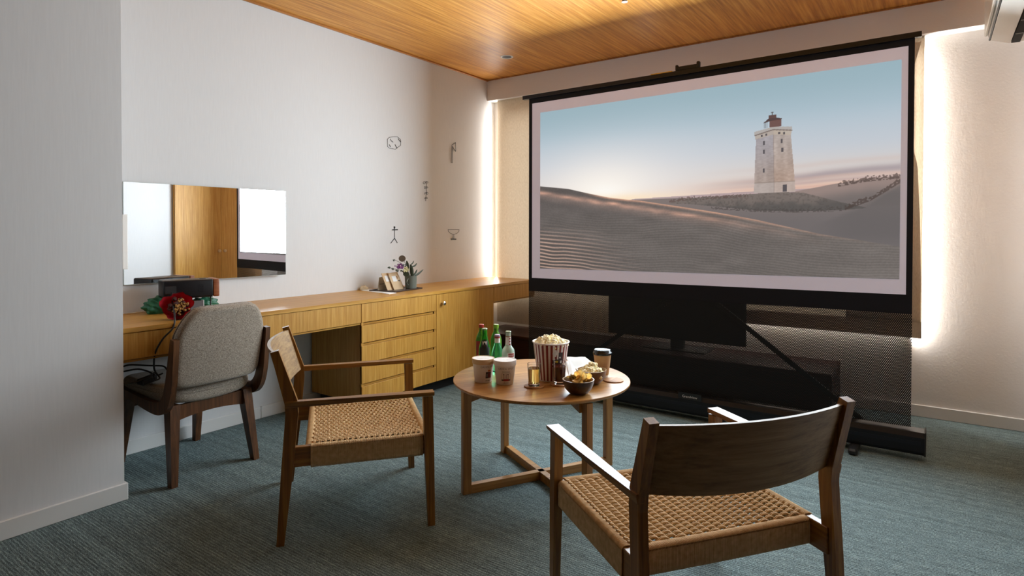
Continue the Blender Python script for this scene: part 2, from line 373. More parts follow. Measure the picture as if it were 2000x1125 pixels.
# window: frame + panes
bm = bmesh.new()
for (a, b_) in (((WY0, WZ0), (WY1, WZ0+0.05)), ((WY0, WZ1-0.05), (WY1, WZ1)), ((WY0, WZ0), (WY0+0.05, WZ1)), ((WY1-0.05, WZ0), (WY1, WZ1)), ((1.70, WZ0), (1.76, WZ1))):
    bx(bm, (XW+0.10, a[0], a[1]), (XW+0.14, b_[0], b_[1]), 0.003)
wn = tag(finish('window_1', bm, M['white']), kind='structure')
for a, b_ in ((WY0+0.05, 1.70), (1.76, WY1-0.05)): box('pane', (XW+0.117, a, WZ0+0.05), (XW+0.122, b_, WZ1-0.05), M['pane'], wn)
# skirtings
BH = 0.0765
def skirting(name, lo, hi):
    return struct(name, lo, hi, M['trim'], 0.003)
skirting('baseboard_left', (XP, YD-0.012, 0), (2.215, YD, BH)); 
skirting('baseboard_left.001', (2.217, YD-0.012, 0), (XW, YD, BH))
skirting('baseboard_front', (XW-0.012, YR, 0), (XW, YD-0.012, BH))
skirting('baseboard_right', (2.0, YR, 0), (3.34, YR+0.012, BH))
skirting('baseboard_partition', (0.1, YP-0.012, 0), (XP+0.012, YP, BH))
skirting('baseboard_partition.001', (XP, YP, 0), (XP+0.012, YD-0.012, BH))
# ceiling edge strips
struct('trim_2', (XP, YD-0.016, ZC-0.014), (XB, YD, ZC), M['ceil_trim'], 0.002)
struct('trim_3', (XB-0.012, YR, ZC-0.010), (XB, YD-0.016, ZC), M['ceil_trim'], 0.002)

# roman blinds in front of the window
def blind(name, y0, y1, z0, z1, label, folds, hem, x=4.652, xf=None):
    th = thing(name, label, 'blind', (x, (y0+y1)/2, z0)); hy = (y1-y0)/2; H = z1-z0
    bm = bmesh.new(); ny, nz = 60, 50; g = []
    for i in range(nz+1):
        z = H*i/nz; row = []
        for j in range(ny+1):
            s = j/ny; yy = -hy+2*hy*s
            if xf: yy = max(yy, xf(z+z0)-(y0+y1)/2) if s < 0.5 else yy
            xx = -0.004+0.006*math.sin(2.1*yy*3+z*1.3)*folds+0.003*math.sin(z*17+yy)*folds
            row.append(bm.verts.new((xx, yy, z)))
        g.append(row)
    for i in range(nz):
        for j in range(ny): bm.faces.new((g[i][j], g[i][j+1], g[i+1][j+1], g[i+1][j]))
    o = finish('blind_fabric', bm, M['blind'], th, True)
    if hem: box('hem', (-0.010, -hy, 0.0), (-0.002, hy, hem), M['blind'], th, 0.001)
    box('head_rail', (0.0, -hy, H-0.02), (0.03, hy, H), M['white'], th, 0.002)
    return th
blind('roman_blind', 1.95, 3.44, 0.33, ZB, 'beige linen roman blind on the left half of the window, next to the desk', 0.6, 0.0)
rb = blind('roman_blind', 0.07, 1.93, 0.515, ZB, 'beige linen roman blind hanging beside the right edge of the projection screen', 0.6, 0.105, x=4.648)
# folded-over front layer of the right blind, pinched a third of the way down
def pinch(z):
    pts = [(0.62, 0.075), (0.9, 0.075), (1.3, 0.085), (1.62, 0.10), (1.95, 0.175), (2.1, 0.16), (2.41, 0.085)]
    for (a, va), (b_, vb) in zip(pts[:-1], pts[1:]):
        if a <= z <= b_: return va+(vb-va)*(z-a)/(b_-a)
    return pts[0][1] if z < 0.62 else pts[-1][1]
bm = bmesh.new(); rows = []
for i in range(50):
    z = 0.62+(2.40-0.62)*i/49; e = pinch(z); rows.append([bm.verts.new((-0.020-0.004*math.sin(k*2.0+z*3), e+k*0.06-(0.07+1.93)/2, z-0.515)) for k in range(8)])
for a, b_ in zip(rows[:-1], rows[1:]):
    for k in range(7): bm.faces.new((a[k], a[k+1], b_[k+1], b_[k]))
o = finish('front_layer', bm, M['blind'], rb, True)
md = o.modifiers.new('thickness', 'SOLIDIFY'); md.thickness = 0.002

# closet with two doors on the right wall, seen in the mirror
cl = thing('closet', 'oak closet with two doors and two round knobs, reflected in the wall mirror', 'closet', (3.91, YR+0.014, 0))
box('body', (-0.55, 0.0, 0.0), (0.54, 0.03, 2.16), M['oak_z'], cl)
for s in (-1, 1):
    d = box('door', (-0.548 if s < 0 else 0.0015, 0.032, 0.03), (-0.0015 if s < 0 else 0.538, 0.05, 2.14), M['oak_z'], cl, 0.001)
    k = lathe_obj('knob', [(0.008, 0), (0.008, 0.012), (0.018, 0.016), (0.020, 0.028), (0.015, 0.034), (0.0, 0.035)], M['kraft_pale'], d, 20)
    k.location = (s*0.035, 0.05, 0.945); k.rotation_euler = (-PI/2, 0, 0)

# ------------------------------------------------------------------ long desk along the left wall
YF = 2.998
wt = thing('worktop', 'long oak worktop running the whole length of the left wall', 'worktop', (2.95, 3.25, 0.733))
bm = bmesh.new(); bx(bm, (1.195-2.95, YF-0.006-3.25, 0), (4.628-2.95, YD-0.001-3.25, 0.023), 0.0015); finish('top_board', bm, M['oak_x'], wt)
def apron(x0, x1, label):
    t_ = thing('desk_unit', label, 'desk unit', ((x0+x1)/2, YF, 0.61)); h = (x1-x0)/2
    box('drawer_front', (-h+0.0012, 0, 0), (h-0.0012, 0.018, 0.121), M['oak_z'], t_, 0.0008)
    box('drawer_box', (-h+0.004, 0.018, 0.008), (h-0.004, YD-YF-0.014, 0.12), M['oak_x'], t_)
    box('grip_rail', (-h+0.001, 0.008, -0.013), (h-0.001, 0.03, -0.003), M['oak_x'], t_, 0.001)
apron(1.195, 1.899, 'wide oak desk drawer above the grey upholstered chair')
apron(1.899, 2.592, 'wide oak desk drawer left of the drawer stack')
apron(4.002, 4.626, 'wide oak desk drawer at the far end by the window')
cab = thing('drawer_cabinet', 'oak cabinet with five stacked drawers under the worktop', 'cabinet', (2.947, YF, 0))
h = 0.352
bm = bmesh.new(); bx(bm, (-h, 0.004, 0.09), (-h+0.018, 0.51, 0.732), 0.0008); bx(bm, (-h+0.018, 0.03, 0.09), (h, 0.51, 0.732)); bx(bm, (h-0.018, 0.004, 0.09), (h, 0.03, 0.732))
finish('body', bm, M['oak_z'], cab)
box('plinth', (-h+0.05, 0.08, 0.0), (h, 0.48, 0.089), M['recess_shade'], cab)
for z0, z1 in ((0.611, 0.731), (0.479, 0.590), (0.347, 0.459), (0.216, 0.328), (0.0905, 0.197)):
    box('drawer', (-h+(0 if z0 < 0.6 else 0.0), -0.0, z0), (h-0.0012, 0.016, z1), M['oak_z'], cab, 0.0012)
for z0 in (0.593, 0.461, 0.330, 0.199):
    box('groove_rail', (-h, 0.012, z0), (h-0.022, 0.028, z0+0.012), M['oak_x'], cab)
    box('groove_end', (h-0.02, 0.006, z0), (h-0.0015, 0.012, z0+0.014), M['bench'], cab)
cab2 = thing('door_cabinet', 'oak cabinet with one door and a small round knob under the worktop', 'cabinet', (3.65, YF, 0))
h = 0.3505
box('body', (-h+0.001, 0.018, 0.09), (h, 0.51, 0.732), M['oak_z'], cab2); box('plinth', (-h, 0.08, 0.0), (h-0.05, 0.48, 0.089), M['recess_shade'], cab2)
d = box('door', (-h+0.0014, 0, 0.0905), (h, 0.0175, 0.731), M['oak_z'], cab2, 0.0008)
k = lathe_obj('knob', [(0.006, 0), (0.006, 0.014), (0.014, 0.017), (0.0155, 0.027), (0.011, 0.031), (0.0, 0.032)], M['steel'], d, 24); k.location = (3.362-3.65, 0, 0.663); k.rotation_euler = (PI/2, 0, 0)

# ------------------------------------------------------------------ mirror
mr = thing('wall_mirror', 'frameless rectangular mirror hung above the desk', 'mirror', (1.9, 3.4945, 1.184), math.radians(-1.3))
box('glass', (-0.476, -0.003, -0.272), (0.476, 0.0, 0.272), M['mirror'], mr); box('backing', (-0.474, 0.0005, -0.270), (0.474, 0.008, 0.270), M['mirror_edge'], mr)
bm = bmesh.new()
for a, b_ in (((-0.4775, -0.2735), (0.4775, -0.272)), ((-0.4775, 0.272), (0.4775, 0.2735)), ((-0.4775, -0.2735), (-0.476, 0.2735)), ((0.476, -0.2735), (0.4775, 0.2735))): bx(bm, (a[0], -0.003, a[1]), (b_[0], 0.003, b_[1]))
finish('polished_edge', bm, M['mirror_edge'], mr)

ps0, ps1 = at(243, 419, 1, 3.484), at(243, 526, 1, 3.484)
tag(box('edge_strip', (1.408, 3.478, ps1.z), (1.433, 3.490, ps0.z), M['white_pl'], None, 0.002), 'narrow cream upright strip over the left edge of the wall mirror', 'strip')
# ------------------------------------------------------------------ black line signs on the left wall
YS = YD-0.0015
def sign(name, label, paths, w_=0.0028):
    allp = [p for q in paths for p in q[0]]; cx = sum(p[0] for p in allp)/len(allp); cz = sum(p[1] for p in allp)/len(allp)
    bm = bmesh.new()
    for q in paths:
        pts, th = q[0], (q[1] if len(q) > 1 else w_)
        P3 = [at(px, py, 1, YS) for px, py in pts]
        for a, b_ in zip(P3[:-1], P3[1:]):
            d = (b_-a); L = d.length
            if L < 1e-5: continue
            d.normalize(); n = Vector((-d.z, 0, d.x)); a2 = a-d*th*0.3; b2 = b_+d*th*0.3
            prism(bm, [a2+n*th/2, b2+n*th/2, b2-n*th/2, a2-n*th/2], (0, -0.0015, 0))
    c0 = at(cx, cz, 1, YS)
    bmesh.ops.translate(bm, verts=bm.verts, vec=-c0)
    o = finish(name, bm, M['ink']); o.location = c0; tag(o, label, 'wall sign', 'line drawn signs on the wall')
    return o
def Z(ox, oy, k, pts): return [(ox+x/k, oy+y/k) for x, y in pts]
k1 = 2000/170
sign('stone_sign', 'black outline sign of a faceted stone on the white wall', [
 (Z(740, 250, k1, [(195, 262), (238, 215), (345, 203), (430, 205), (495, 262), (503, 300), (500, 400), (420, 455), (378, 490), (240, 462), (200, 425), (195, 262)]),),
 (Z(740, 250, k1, [(268, 255), (280, 290), (325, 325)]), 0.005), (Z(740, 250, k1, [(240, 385), (265, 430)]), 0.005), (Z(740, 250, k1, [(372, 382), (392, 425), (420, 462)]), 0.005), (Z(740, 250, k1, [(447, 248), (468, 285), (497, 318)]), 0.005)])
sign('axe_sign', 'black outline sign of an axe, uppermost near the window', [
 (Z(740, 250, k1, [(1678, 392), (1760, 335), (1765, 540), (1685, 420)]), 0.004), (Z(740, 250, k1, [(1678, 392), (1665, 800), (1692, 800), (1694, 440)]), 0.003)])
k2 = 1275/170
loop = lambda cx, cy, rx, ry, a0=0: [(cx+rx*math.cos(a0+2*PI*i/10), cy+ry*math.sin(a0+2*PI*i/10)) for i in range(11)]
sign('plant_sign', 'black sign of a stem with four pairs of curled leaves', [
 (Z(740, 340, k2, [(694, 108), (694, 270), (685, 395)]), 0.0035),
 (Z(740, 340, k2, loop(706, 120, 12, 12)),), (Z(740, 340, k2, loop(663, 128, 15, 18)+[(690, 106)]),), (Z(740, 340, k2, loop(704, 195, 12, 10)),), (Z(740, 340, k2, loop(674, 198, 12, 15)),),
 (Z(740, 340, k2, loop(707, 280, 11, 17)),), (Z(740, 340, k2, [(662, 302), (668, 275), (690, 270), (683, 290)]),), (Z(740, 340, k2, loop(700, 352, 10, 11)),), (Z(740, 340, k2, [(667, 365), (674, 345), (690, 345), (680, 360)]),)])
sign('stick_figure_sign', 'black stick figure sign above the plant mug', [
 (Z(740, 340, k2, loop(228, 783, 5, 9)), 0.009), (Z(740, 340, k2, [(195, 817), (274, 815)]), 0.008), (Z(740, 340, k2, [(229, 795), (229, 940)]), 0.0045), (Z(740, 340, k2, [(229, 940), (175, 1010)]), 0.006), (Z(740, 340, k2, [(231, 945), (268, 1005)]), 0.006)])
sign('goblet_sign', 'black outline sign of a footed goblet, lowest near the window', [
 (Z(740, 340, k2, [(1012, 814), (1176, 814), (1170, 842), (1140, 872), (1105, 882), (1083, 882), (1045, 866), (1018, 840), (1012, 814)]),), (Z(740, 340, k2, [(1085, 882), (1085, 948)]),), (Z(740, 340, k2, [(1099, 882), (1099, 948)]),), (Z(740, 340, k2, [(1058, 954), (1130, 954)]), 0.011)])

# ------------------------------------------------------------------ ceiling fittings
p = at(990, 111, 2, ZC); dl = thing('downlight', 'small round recessed downlight, switched off, near the corner of the ceiling', 'ceiling light', (p.x, p.y, ZC))
lathe_obj('rim', [(0.040, 0.0), (0.040, -0.003), (0.052, -0.003), (0.053, 0.0)], M['white_pl'], dl, 40, False)
lathe_obj('lens', [(0.0, -0.001), (0.0395, -0.001)], M['black'], dl, 40, False)
p = at(1220, -6, 2, ZC); sk = thing('sprinkler', 'white round sprinkler head with brown centre on the wooden ceiling', 'sprinkler', (p.x, p.y, ZC))
lathe_obj('escutcheon', [(0.0, -0.002), (0.036, -0.003), (0.041, 0.0)], M['white_pl'], sk, 32, False)
box('bracket', (-0.012, -0.012, -0.028), (0.012, 0.012, -0.002), M['bench'], sk, 0.002)
lathe_obj('deflector', [(0.0, -0.032), (0.018, -0.032), (0.019, -0.029), (0.0, -0.028)], M['white_pl'], sk, 24, False)

# ------------------------------------------------------------------ air conditioner at the top right
ac = thing('air_conditioner', 'white wall mounted air conditioner with open louvre at the top right corner', 'air conditioner', (3.85, YR, 2.25))
prof = [(0.0, 0.0), (0.13, 0.0), (0.20, 0.02), (0.268, 0.047), (0.280, 0.10), (0.275, 0.28), (0.25, 0.31), (0.0, 0.31)]
bm = bmesh.new(); prism(bm, [(-0.5, y, z) for y, z in prof], (1.0, 0, 0)); bevel_all(bm, 0.004, 2); finish('body', bm, M['white_pl'], ac, True, 35)
bm = bmesh.new(); bx(bm, (-0.48, 0.130, -0.004), (0.495, 0.168, 0.02)); finish('air_outlet', bm, M['recess_shade'], ac)
Mx = Matrix.Translation((0, 0.215, 0.010)) @ Matrix.Rotation(math.radians(20), 4, 'X')
box('louvre', (-0.47, -0.045, -0.006), (0.47, 0.045, 0.0), M['white_pl'], ac, 0.002, Mx)
Mx = Matrix.Translation((0, 0.262, 0.030)) @ Matrix.Rotation(math.radians(42), 4, 'X')
box('front_gap', (-0.49, -0.004, -0.003), (0.502, 0.004, 0.003), M['black'], ac, 0.0, Mx)
box('front_panel', (-0.502, 0.272, 0.052), (0.502, 0.286, 0.28), M['white_pl'], ac, 0.004)
for xx in (-0.2, 0.05, 0.3): box('vane', (xx-0.002, 0.132, -0.007), (xx+0.002, 0.166, -0.003), M['white_pl'], ac)

# ------------------------------------------------------------------ projection screen
ps = thing('projection_screen', 'large floor standing projection screen showing a lighthouse among sand dunes', 'screen', (XS, 1.28, 0))
def SY(y): return y-1.28
YL_, YR_ = 2.535, 0.100          # fabric edges
ZTI_L, ZTI_R = 2.170, 2.181      # top of white area (left, right): the screen hangs very slightly out of true
def sheared(bm, k=0.0075):
    for v in bm.verts: v.co.z += k*(1.28-v.co.y-1.28)*1.0 if False else 0
    return bm
K = 0.0085
def tz(yw): return (1.28-yw)*K
def quad(name, y0, y1, z0, z1, mat, x=0.0, th=0.0015, parent=ps):
    """y0>y1 world y, z at centre; follows the slight lean"""
    bm = bmesh.new(); pts = [(x, SY(y0), z0+tz(y0)), (x, SY(y1), z0+tz(y1)), (x, SY(y1), z1+tz(y1)), (x, SY(y0), z1+tz(y0))]
    prism(bm, pts, (th, 0, 0)); return finish(name, bm, mat, parent)
# white fabric margin round the picture; glow put into its material as received light
m, t, b = new_mat('margin_glow'); b.inputs['Base Color'].default_value = (0.55, 0.52, 0.55, 1); setp(b, rough=0.8, spec=0.1)
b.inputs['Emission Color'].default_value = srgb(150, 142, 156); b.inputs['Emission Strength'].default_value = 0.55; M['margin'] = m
quad('white_fabric', 2.507, 0.128, 0.853, 2.172, M['margin'], 0.0)
quad('border_top', YL_, YR_, 2.172, 2.215, M['screenblack'], -0.001, 0.0035); quad('border_bottom', YL_, YR_, 0.752, 0.853, M['screenblack'], -0.001, 0.0035)
quad('border_side', YL_, 2.507, 0.853, 2.172, M['screenblack'], -0.001, 0.0035); quad('border_side', 0.128, YR_, 0.853, 2.172, M['screenblack'], -0.001, 0.0035)
quad('perforated_drop', YL_, YR_, 0.15, 0.752, M['mesh'], 0.0005, 0.0002)

def picture():
    NU, NV = 900, 470
    u = np.linspace(0, 1, NU)[None, :].repeat(NV, 0); v = np.linspace(0, 1, NV)[:, None].repeat(NU, 1)
    rng = np.random.default_rng(3)
    def vn(su, sv, seed):        # smooth value noise
        g = np.random.default_rng(seed).random((int(sv)+3, int(su)+3)); x = u*su; y = v*sv
        xi = x.astype(int); yi = y.astype(int); fx = x-xi; fy = y-yi; fx = fx*fx*(3-2*fx); fy = fy*fy*(3-2*fy)
        return (g[yi, xi]*(1-fx)+g[yi, xi+1]*fx)*(1-fy)+(g[yi+1, xi]*(1-fx)+g[yi+1, xi+1]*fx)*fy
    def C(r, g, b_): return np.array([r, g, b_], float)
    def mix(a, b_, f): f = np.clip(f, 0, 1)[..., None]; return a*(1-f)+b_*f
    ss = lambda a, b_, x: np.clip((x-a)/(b_-a), 0, 1)**2*(3-2*np.clip((x-a)/(b_-a), 0, 1))
    # sky
    img = np.ones((NV, NU, 3))*C(150, 176, 186)
    img = mix(img, C(160, 184, 196), ss(0.2, 1.0, u)*0.0+0.3)
    img = mix(img, C(176, 194, 206), ss(1.0, 0.72, v)); img = mix(img, C(196, 202, 210), ss(0.85, 0.60, v)); img = mix(img, C(214, 206, 202), ss(0.66, 0.50, v)); img = mix(img, C(226, 190, 170), ss(0.54, 0.43, v))
    rd = 1-ss(0.55, 1.0, u)*0.55
    d = np.sqrt(((u-0.24)/0.62)**2+((v-0.45)/0.55)**2); img = mix(img, C(232, 230, 230), np.exp(-(d/0.55)**2)*0.85)
    d = np.sqrt(((u-0.23)/0.16)**2+((v-0.45)/0.18)**2); img = mix(img, C(255, 248, 238), np.exp(-d**2)*0.95)
    d = np.sqrt(((u-0.235)/0.055)**2+((v-0.435)/0.06)**2); img = mix(img, C(255, 255, 252), np.exp(-d**2*0.9)*1.0)
    img = mix(img, C(255, 226, 186), np.exp(-((v-0.42)/0.035)**2)*ss(0.6, 0.3, u)*0.7)
    # cloud bands at right
    for c0, sl, wd, st, col in ((0.505, 0.10, 0.020, 0.75, C(158, 146, 152)), (0.470, 0.055, 0.008, 0.45, C(170, 150, 154)), (0.555, 0.05, 0.014, 0.3, C(206, 180, 170)), (0.445, 0.02, 0.007, 0.4, C(205, 160, 150)), (0.49, 0.02, 0.008, 0.35, C(214, 176, 160))):
        img = mix(img, col, np.exp(-((v-(c0+sl*(u-0.9))+0.01*(vn(14, 6, 4)-0.5))/wd)**2)*st*ss(0.45, 0.85, u))
    # sea strip
    sea = np.interp(u[0], [0.30, 0.3338, 0.6755, 0.80], [0.412, 0.4201, 0.433, 0.433])[None, :]
    img = mix(img, C(176, 156, 158), ((v < sea) & (u > 0.3)).astype(float)*0.9)
    # far hill on the right
    hill = np.interp(u[0], [0.755, 0.7755, 0.8285, 0.8961, 0.9392, 1.0], [0.40, 0.4259, 0.4408, 0.4606, 0.4701, 0.4722])[None, :]+0.004*(vn(60, 2, 9)-0.5)
    a = ss(0, 0.004, hill-v)*(u > 0.755); img = mix(img, mix(np.ones_like(img)*C(150, 132, 126), C(116, 108, 106), ss(0.02, 0.09, hill-v)), a)
    # shrubs along crest
    def shrubs(xs, ys, amp, den, seed, col=C(72, 60, 56)):
        nonlocal img
        ln = np.interp(u[0], xs, ys, left=-1, right=-1)[None, :]; n = vn(300, 190, seed)
        prof = amp*(0.25+0.75*vn(26, 1, seed+1)[0][None, :])*(0.25+0.75*vn(260, 1, seed+2)[0][None, :])
        up = v-ln; a = ((up < prof) & (up > -0.010) & (ln > 0) & (n > 1-den)).astype(float); img = mix(img, col, a*0.62)
    shrubs([0.87, 0.93, 0.96, 1.0], [0.445, 0.462, 0.466, 0.470], 0.032, 0.62, 21)
    # grassy mound and lighthouse mound
    mt = np.interp(u[0], [0.44, 0.4742, 0.5749, 0.6756, 0.7326, 0.7934, 0.8743, 0.93], [0.385, 0.4118, 0.4147, 0.4194, 0.4247, 0.4141, 0.3627, 0.333])[None, :]
    mb = np.interp(u[0], [0.44, 0.4891, 0.6823, 0.7818, 0.8856, 0.93], [0.39, 0.3852, 0.3372, 0.3263, 0.3277, 0.333])[None, :]
    # pale sand plain between
    pl = ss(0, 0.006, np.where(u < 0.48, 0.418, mt)-v)*(u > 0.30)*ss(0.93, 0.90, u); pl = np.maximum(pl, ss(0.0, 0.012, 0.345-v)*ss(0.84, 0.90, u))
    img = mix(img, mix(np.ones_like(img)*C(128, 117, 114), C(112, 106, 106), ss(0.42, 0.25, v)), pl)
    a = ((v < mt) & (v > mb-0.004)).astype(float)*(u > 0.44)*(u < 0.93)
    img = mix(img, mix(np.ones_like(img)*C(120, 110, 105), C(92, 88, 86), ss(0.40, 0.34, v+0.03*(vn(60, 60, 5)-0.5))), a)
    n = vn(260, 130, 6); img = mix(img, C(76, 70, 68), a*(n > 0.66)*0.25)
    shrubs([0.44, 0.49, 0.58, 0.672], [0.40, 0.408, 0.412, 0.416], 0.020, 0.55, 31, C(96, 78, 74))
    shrubs([0.56, 0.68, 0.78, 0.88], [0.357, 0.335, 0.326, 0.328], 0.016, 0.55, 41, C(78, 72, 70))
    shrubs([0.8856, 0.9397, 0.9709, 1.0], [0.332, 0.372, 0.412, 0.449], 0.03, 0.7, 51)
    img = mix(img, C(98, 94, 94), (ss(0, 0.03, np.interp(u[0], [0.80, 0.8856, 0.9397, 0.9709, 1.0], [0.25, 0.320, 0.365, 0.41, 0.449])[None, :]-v))*ss(0.78, 0.92, u)*ss(0.12, 0.22, v)*0.55)
    # near dune
    rx = [0, 0.0013, 0.1059, 0.1795, 0.2499, 0.3091, 0.3501, 0.4743, 0.5752, 0.6825, 0.8294, 1.0]; ry = [0.5287, 0.5287, 0.5019, 0.4666, 0.4359, 0.419, 0.4099, 0.3664, 0.3298, 0.2845, 0.2112, 0.1506]
    ridge = np.interp(u[0], rx, ry)[None, :]
    a = ss(-0.001, 0.003, ridge-v); dn = mix(np.ones_like(img)*C(98, 92, 90), C(120, 113, 110), ss(0.5, 1.0, u)); dn = mix(dn, C(110, 104, 100), ss(0.45, 0.2, v)*0.6)
    dn = mix(dn, C(84, 78, 76), np.exp(-((ridge-v-0.02)/0.02)**2)*ss(0.3, 0.0, u)*0.7)
    dn = mix(dn, C(236, 176, 146), np.exp(-((ridge-v)/0.010)**2)*ss(0.14, 0.24, u)*ss(1.0, 0.55, u)*0.8)
    rb_ = np.interp(u[0], [0, 0.2671, 0.5039, 0.6826, 0.8296], [0.4827, 0.392, 0.314, 0.2475, 0.1738])[None, :]
    dn = mix(dn, C(224, 170, 146), np.exp(-((rb_-v+0.006*(vn(40, 3, 12)-0.5))/0.014)**2)*ss(0.9, 0.3, u)*(0.35+0.65*vn(30, 60, 13)))
    dn = mix(dn, C(160, 134, 124), ss(0.04, 0.0, np.abs(v-(rb_-0.02)))*0.3*ss(0.9, 0.4, u))
    # fine ripples everywhere, strong ones lower left
    ph = (v+0.10*u*0.6+0.020*np.sin(u*9)+0.012*vn(9, 9, 14)); s = np.sin(ph*2*PI*(62+18*u)+4*vn(7, 5, 15)+3*vn(28, 16, 16))
    dn = dn*(1+0.05*s*ss(0.4, 0.25, v))[..., None]
    st = ss(0.42, 0.02, u+0.55*v-0.02)*ss(0.30, 0.16, v)
    s2 = np.sin((v+0.12*u+0.10*u*u)*2*PI*46/(0.9+0.4*v)+3.2*vn(6, 4, 17)+2.2*vn(20, 10, 18))
    dn = mix(dn, C(214, 172, 152), np.clip(s2, 0, 1)**1.2*st*0.85); dn = mix(dn, C(66, 58, 56), np.clip(-s2, 0, 1)*st*0.55)
    dn = dn*(1+0.07*(vn(320, 170, 19)-0.5)+0.10*(vn(16, 30, 20)-0.5))[..., None]
    img = mix(img, dn, a)
    # lighthouse
    def poly(pts):
        ins = np.zeros(u.shape, bool); n = len(pts)
        for i in range(n):
            x1, y1 = pts[i]; x2, y2 = pts[(i+1) % n]
            if y1 == y2: continue
            c = ((y1 > v) != (y2 > v)) & (u < (x2-x1)*(v-y1)/(y2-y1)+x1); ins ^= c
        return ins.astype(float)
    gr = vn(170, 200, 22)-0.5; st_ = vn(120, 14, 23)-0.5
    Lf = poly([(0.6722, 0.4224), (0.6732, 0.4711), (0.6769, 0.70), (0.7197, 0.742), (0.7227, 0.4218)])
    Rf = poly([(0.7227, 0.4218), (0.7197, 0.742), (0.7623, 0.7041), (0.7723, 0.4745), (0.7738, 0.421)])
    lc = mix(np.ones_like(img)*C(166, 160, 164), C(170, 152, 142), ss(0.7, 0.45, v)*0.9)+(gr*14+st_*16)[..., None]
    rc = mix(np.ones_like(img)*C(176, 164, 158), C(180, 156, 142), ss(0.7, 0.45, v))+(gr*16+st_*20)[..., None]
    img = mix(img, lc, Lf); img = mix(img, rc, Rf)
    img = mix(img, C(190, 182, 180), ((v < 0.4725) & (v > 0.42))*(Lf+Rf)*0.45); img = mix(img, C(140, 128, 120), (np.abs(v-0.474) < 0.0016)*(Lf+Rf)*0.6)
    img = mix(img, C(130, 116, 110), (np.abs(u-(0.7197+(0.742-v)*0.0094)) < 0.0010)*(Lf+Rf)*0.4)
    # head: corbel band, cornice, parapet
    bandL = poly([(0.6748, 0.6985), (0.6748, 0.722), (0.7197, 0.745), (0.7197, 0.716)]); bandR = poly([(0.7197, 0.716), (0.7197, 0.745), (0.7640, 0.730), (0.7625, 0.704)])
    img = mix(img, C(178, 166, 156), bandL*0.9); img = mix(img, C(186, 172, 158), bandR*0.9)
    img = mix(img, C(132, 120, 114), poly([(0.6740, 0.7160), (0.6740, 0.7215), (0.7197, 0.7435), (0.7655, 0.7305), (0.7655, 0.7252), (0.7197, 0.7372)]))
    img = mix(img, C(176, 170, 166), poly([(0.6727, 0.7205), (0.6727, 0.7385), (0.7196, 0.7555), (0.7649, 0.7470), (0.7649, 0.7300), (0.7197, 0.7425)]))
    img = mix(img, C(120, 108, 104), poly([(0.6727, 0.7195), (0.6727, 0.7215), (0.7196, 0.7435), (0.7649, 0.7305), (0.7649, 0.7285), (0.7197, 0.7412)]))
    # lantern
    img = mix(img, C(112, 84, 80), poly([(0.7102, 0.7532), (0.7102, 0.793), (0.7387, 0.793), (0.7387, 0.7532)]))
    img = mix(img, C(92, 64, 62), poly([(0.7102, 0.785), (0.7102, 0.793), (0.7387, 0.793), (0.7387, 0.787)])*0.6)
    img = mix(img, C(84, 68, 68), poly([(0.6958, 0.7800), (0.7075, 0.7990), (0.7271, 0.8000), (0.7405, 0.7930), (0.7405, 0.7905), (0.7180, 0.7880), (0.6958, 0.7775)]))
    img = mix(img, C(96, 74, 72), poly([(0.7079, 0.7981), (0.7079, 0.8157), (0.7271, 0.8157), (0.7271, 0.7981)]))
    for uu in (0.6966, 0.7000, 0.7040): img = mix(img, C(90, 84, 84), poly([(uu, 0.752), (uu, 0.785), (uu+0.0012, 0.785), (uu+0.0012, 0.752)])*0.9)
    img = mix(img, C(90, 84, 84), poly([(0.7160, 0.815), (0.7165, 0.832), (0.7178, 0.832), (0.7182, 0.815)])); img = mix(img, C(90, 84, 84), poly([(0.7140, 0.826), (0.7140, 0.830), (0.7200, 0.830), (0.7200, 0.826)]))
    for (a_, b_), ww, hh in (((0.6912, 0.7134), 0.0045, 0.011), ((0.702, 0.718), 0.0045, 0.011), ((0.7341, 0.7198), 0.0048, 0.011), ((0.746, 0.7175), 0.0048, 0.011), ((0.6973, 0.6768), 0.0042, 0.020), ((0.7406, 0.6792), 0.0048, 0.022), ((0.6972, 0.6316), 0.0042, 0.021), ((0.7421, 0.634), 0.0050, 0.022), ((0.6969, 0.5368), 0.0042, 0.021), ((0.7485, 0.4412), 0.0105, 0.036)):
        img = mix(img, C(84, 80, 84), ((np.abs(u-a_) < ww/2) & (np.abs(v-b_) < hh/2)).astype(float)*0.95)
    img = np.clip(img, 0, 255)/255
    lin = np.where(img <= 0.04045, img/12.92, ((img+0.055)/1.055)**2.4)
    # mesh
    yw = 2.433-(2.433-0.158)*u; zt = 2.0845+u*0.030; zb = 0.917+u*0.026; z = zb+(zt-zb)*v
    co = np.stack([np.full_like(u, -0.0022), yw-1.28, z], -1).reshape(-1, 3)
    i = np.arange(NV-1)[:, None]*NU+np.arange(NU-1)[None, :]; q = np.stack([i, i+1, i+1+NU, i+NU], -1).reshape(-1, 4)
    me = bpy.data.meshes.new('projected_picture'); me.vertices.add(len(co)); me.vertices.foreach_set('co', co.astype(np.float32).ravel())
    me.loops.add(q.size); me.loops.foreach_set('vertex_index', q.ravel().astype(np.int32)); me.polygons.add(len(q)); me.polygons.foreach_set('loop_start', np.arange(0, q.size, 4, dtype=np.int32))
    try: me.polygons.foreach_set('loop_total', np.full(len(q), 4, dtype=np.int32))
    except Exception: pass
    me.update(calc_edges=True)
    ca = me.color_attributes.new('picture', 'FLOAT_COLOR', 'POINT'); rgba = np.ones((len(co), 4), np.float32); rgba[:, :3] = lin.reshape(-1, 3); ca.data.foreach_set('color', rgba.ravel())
    m, t, b = new_mat('projected_light'); b.inputs['Base Color'].default_value = (0.02, 0.02, 0.02, 1); setp(b, rough=0.9, spec=0.0)
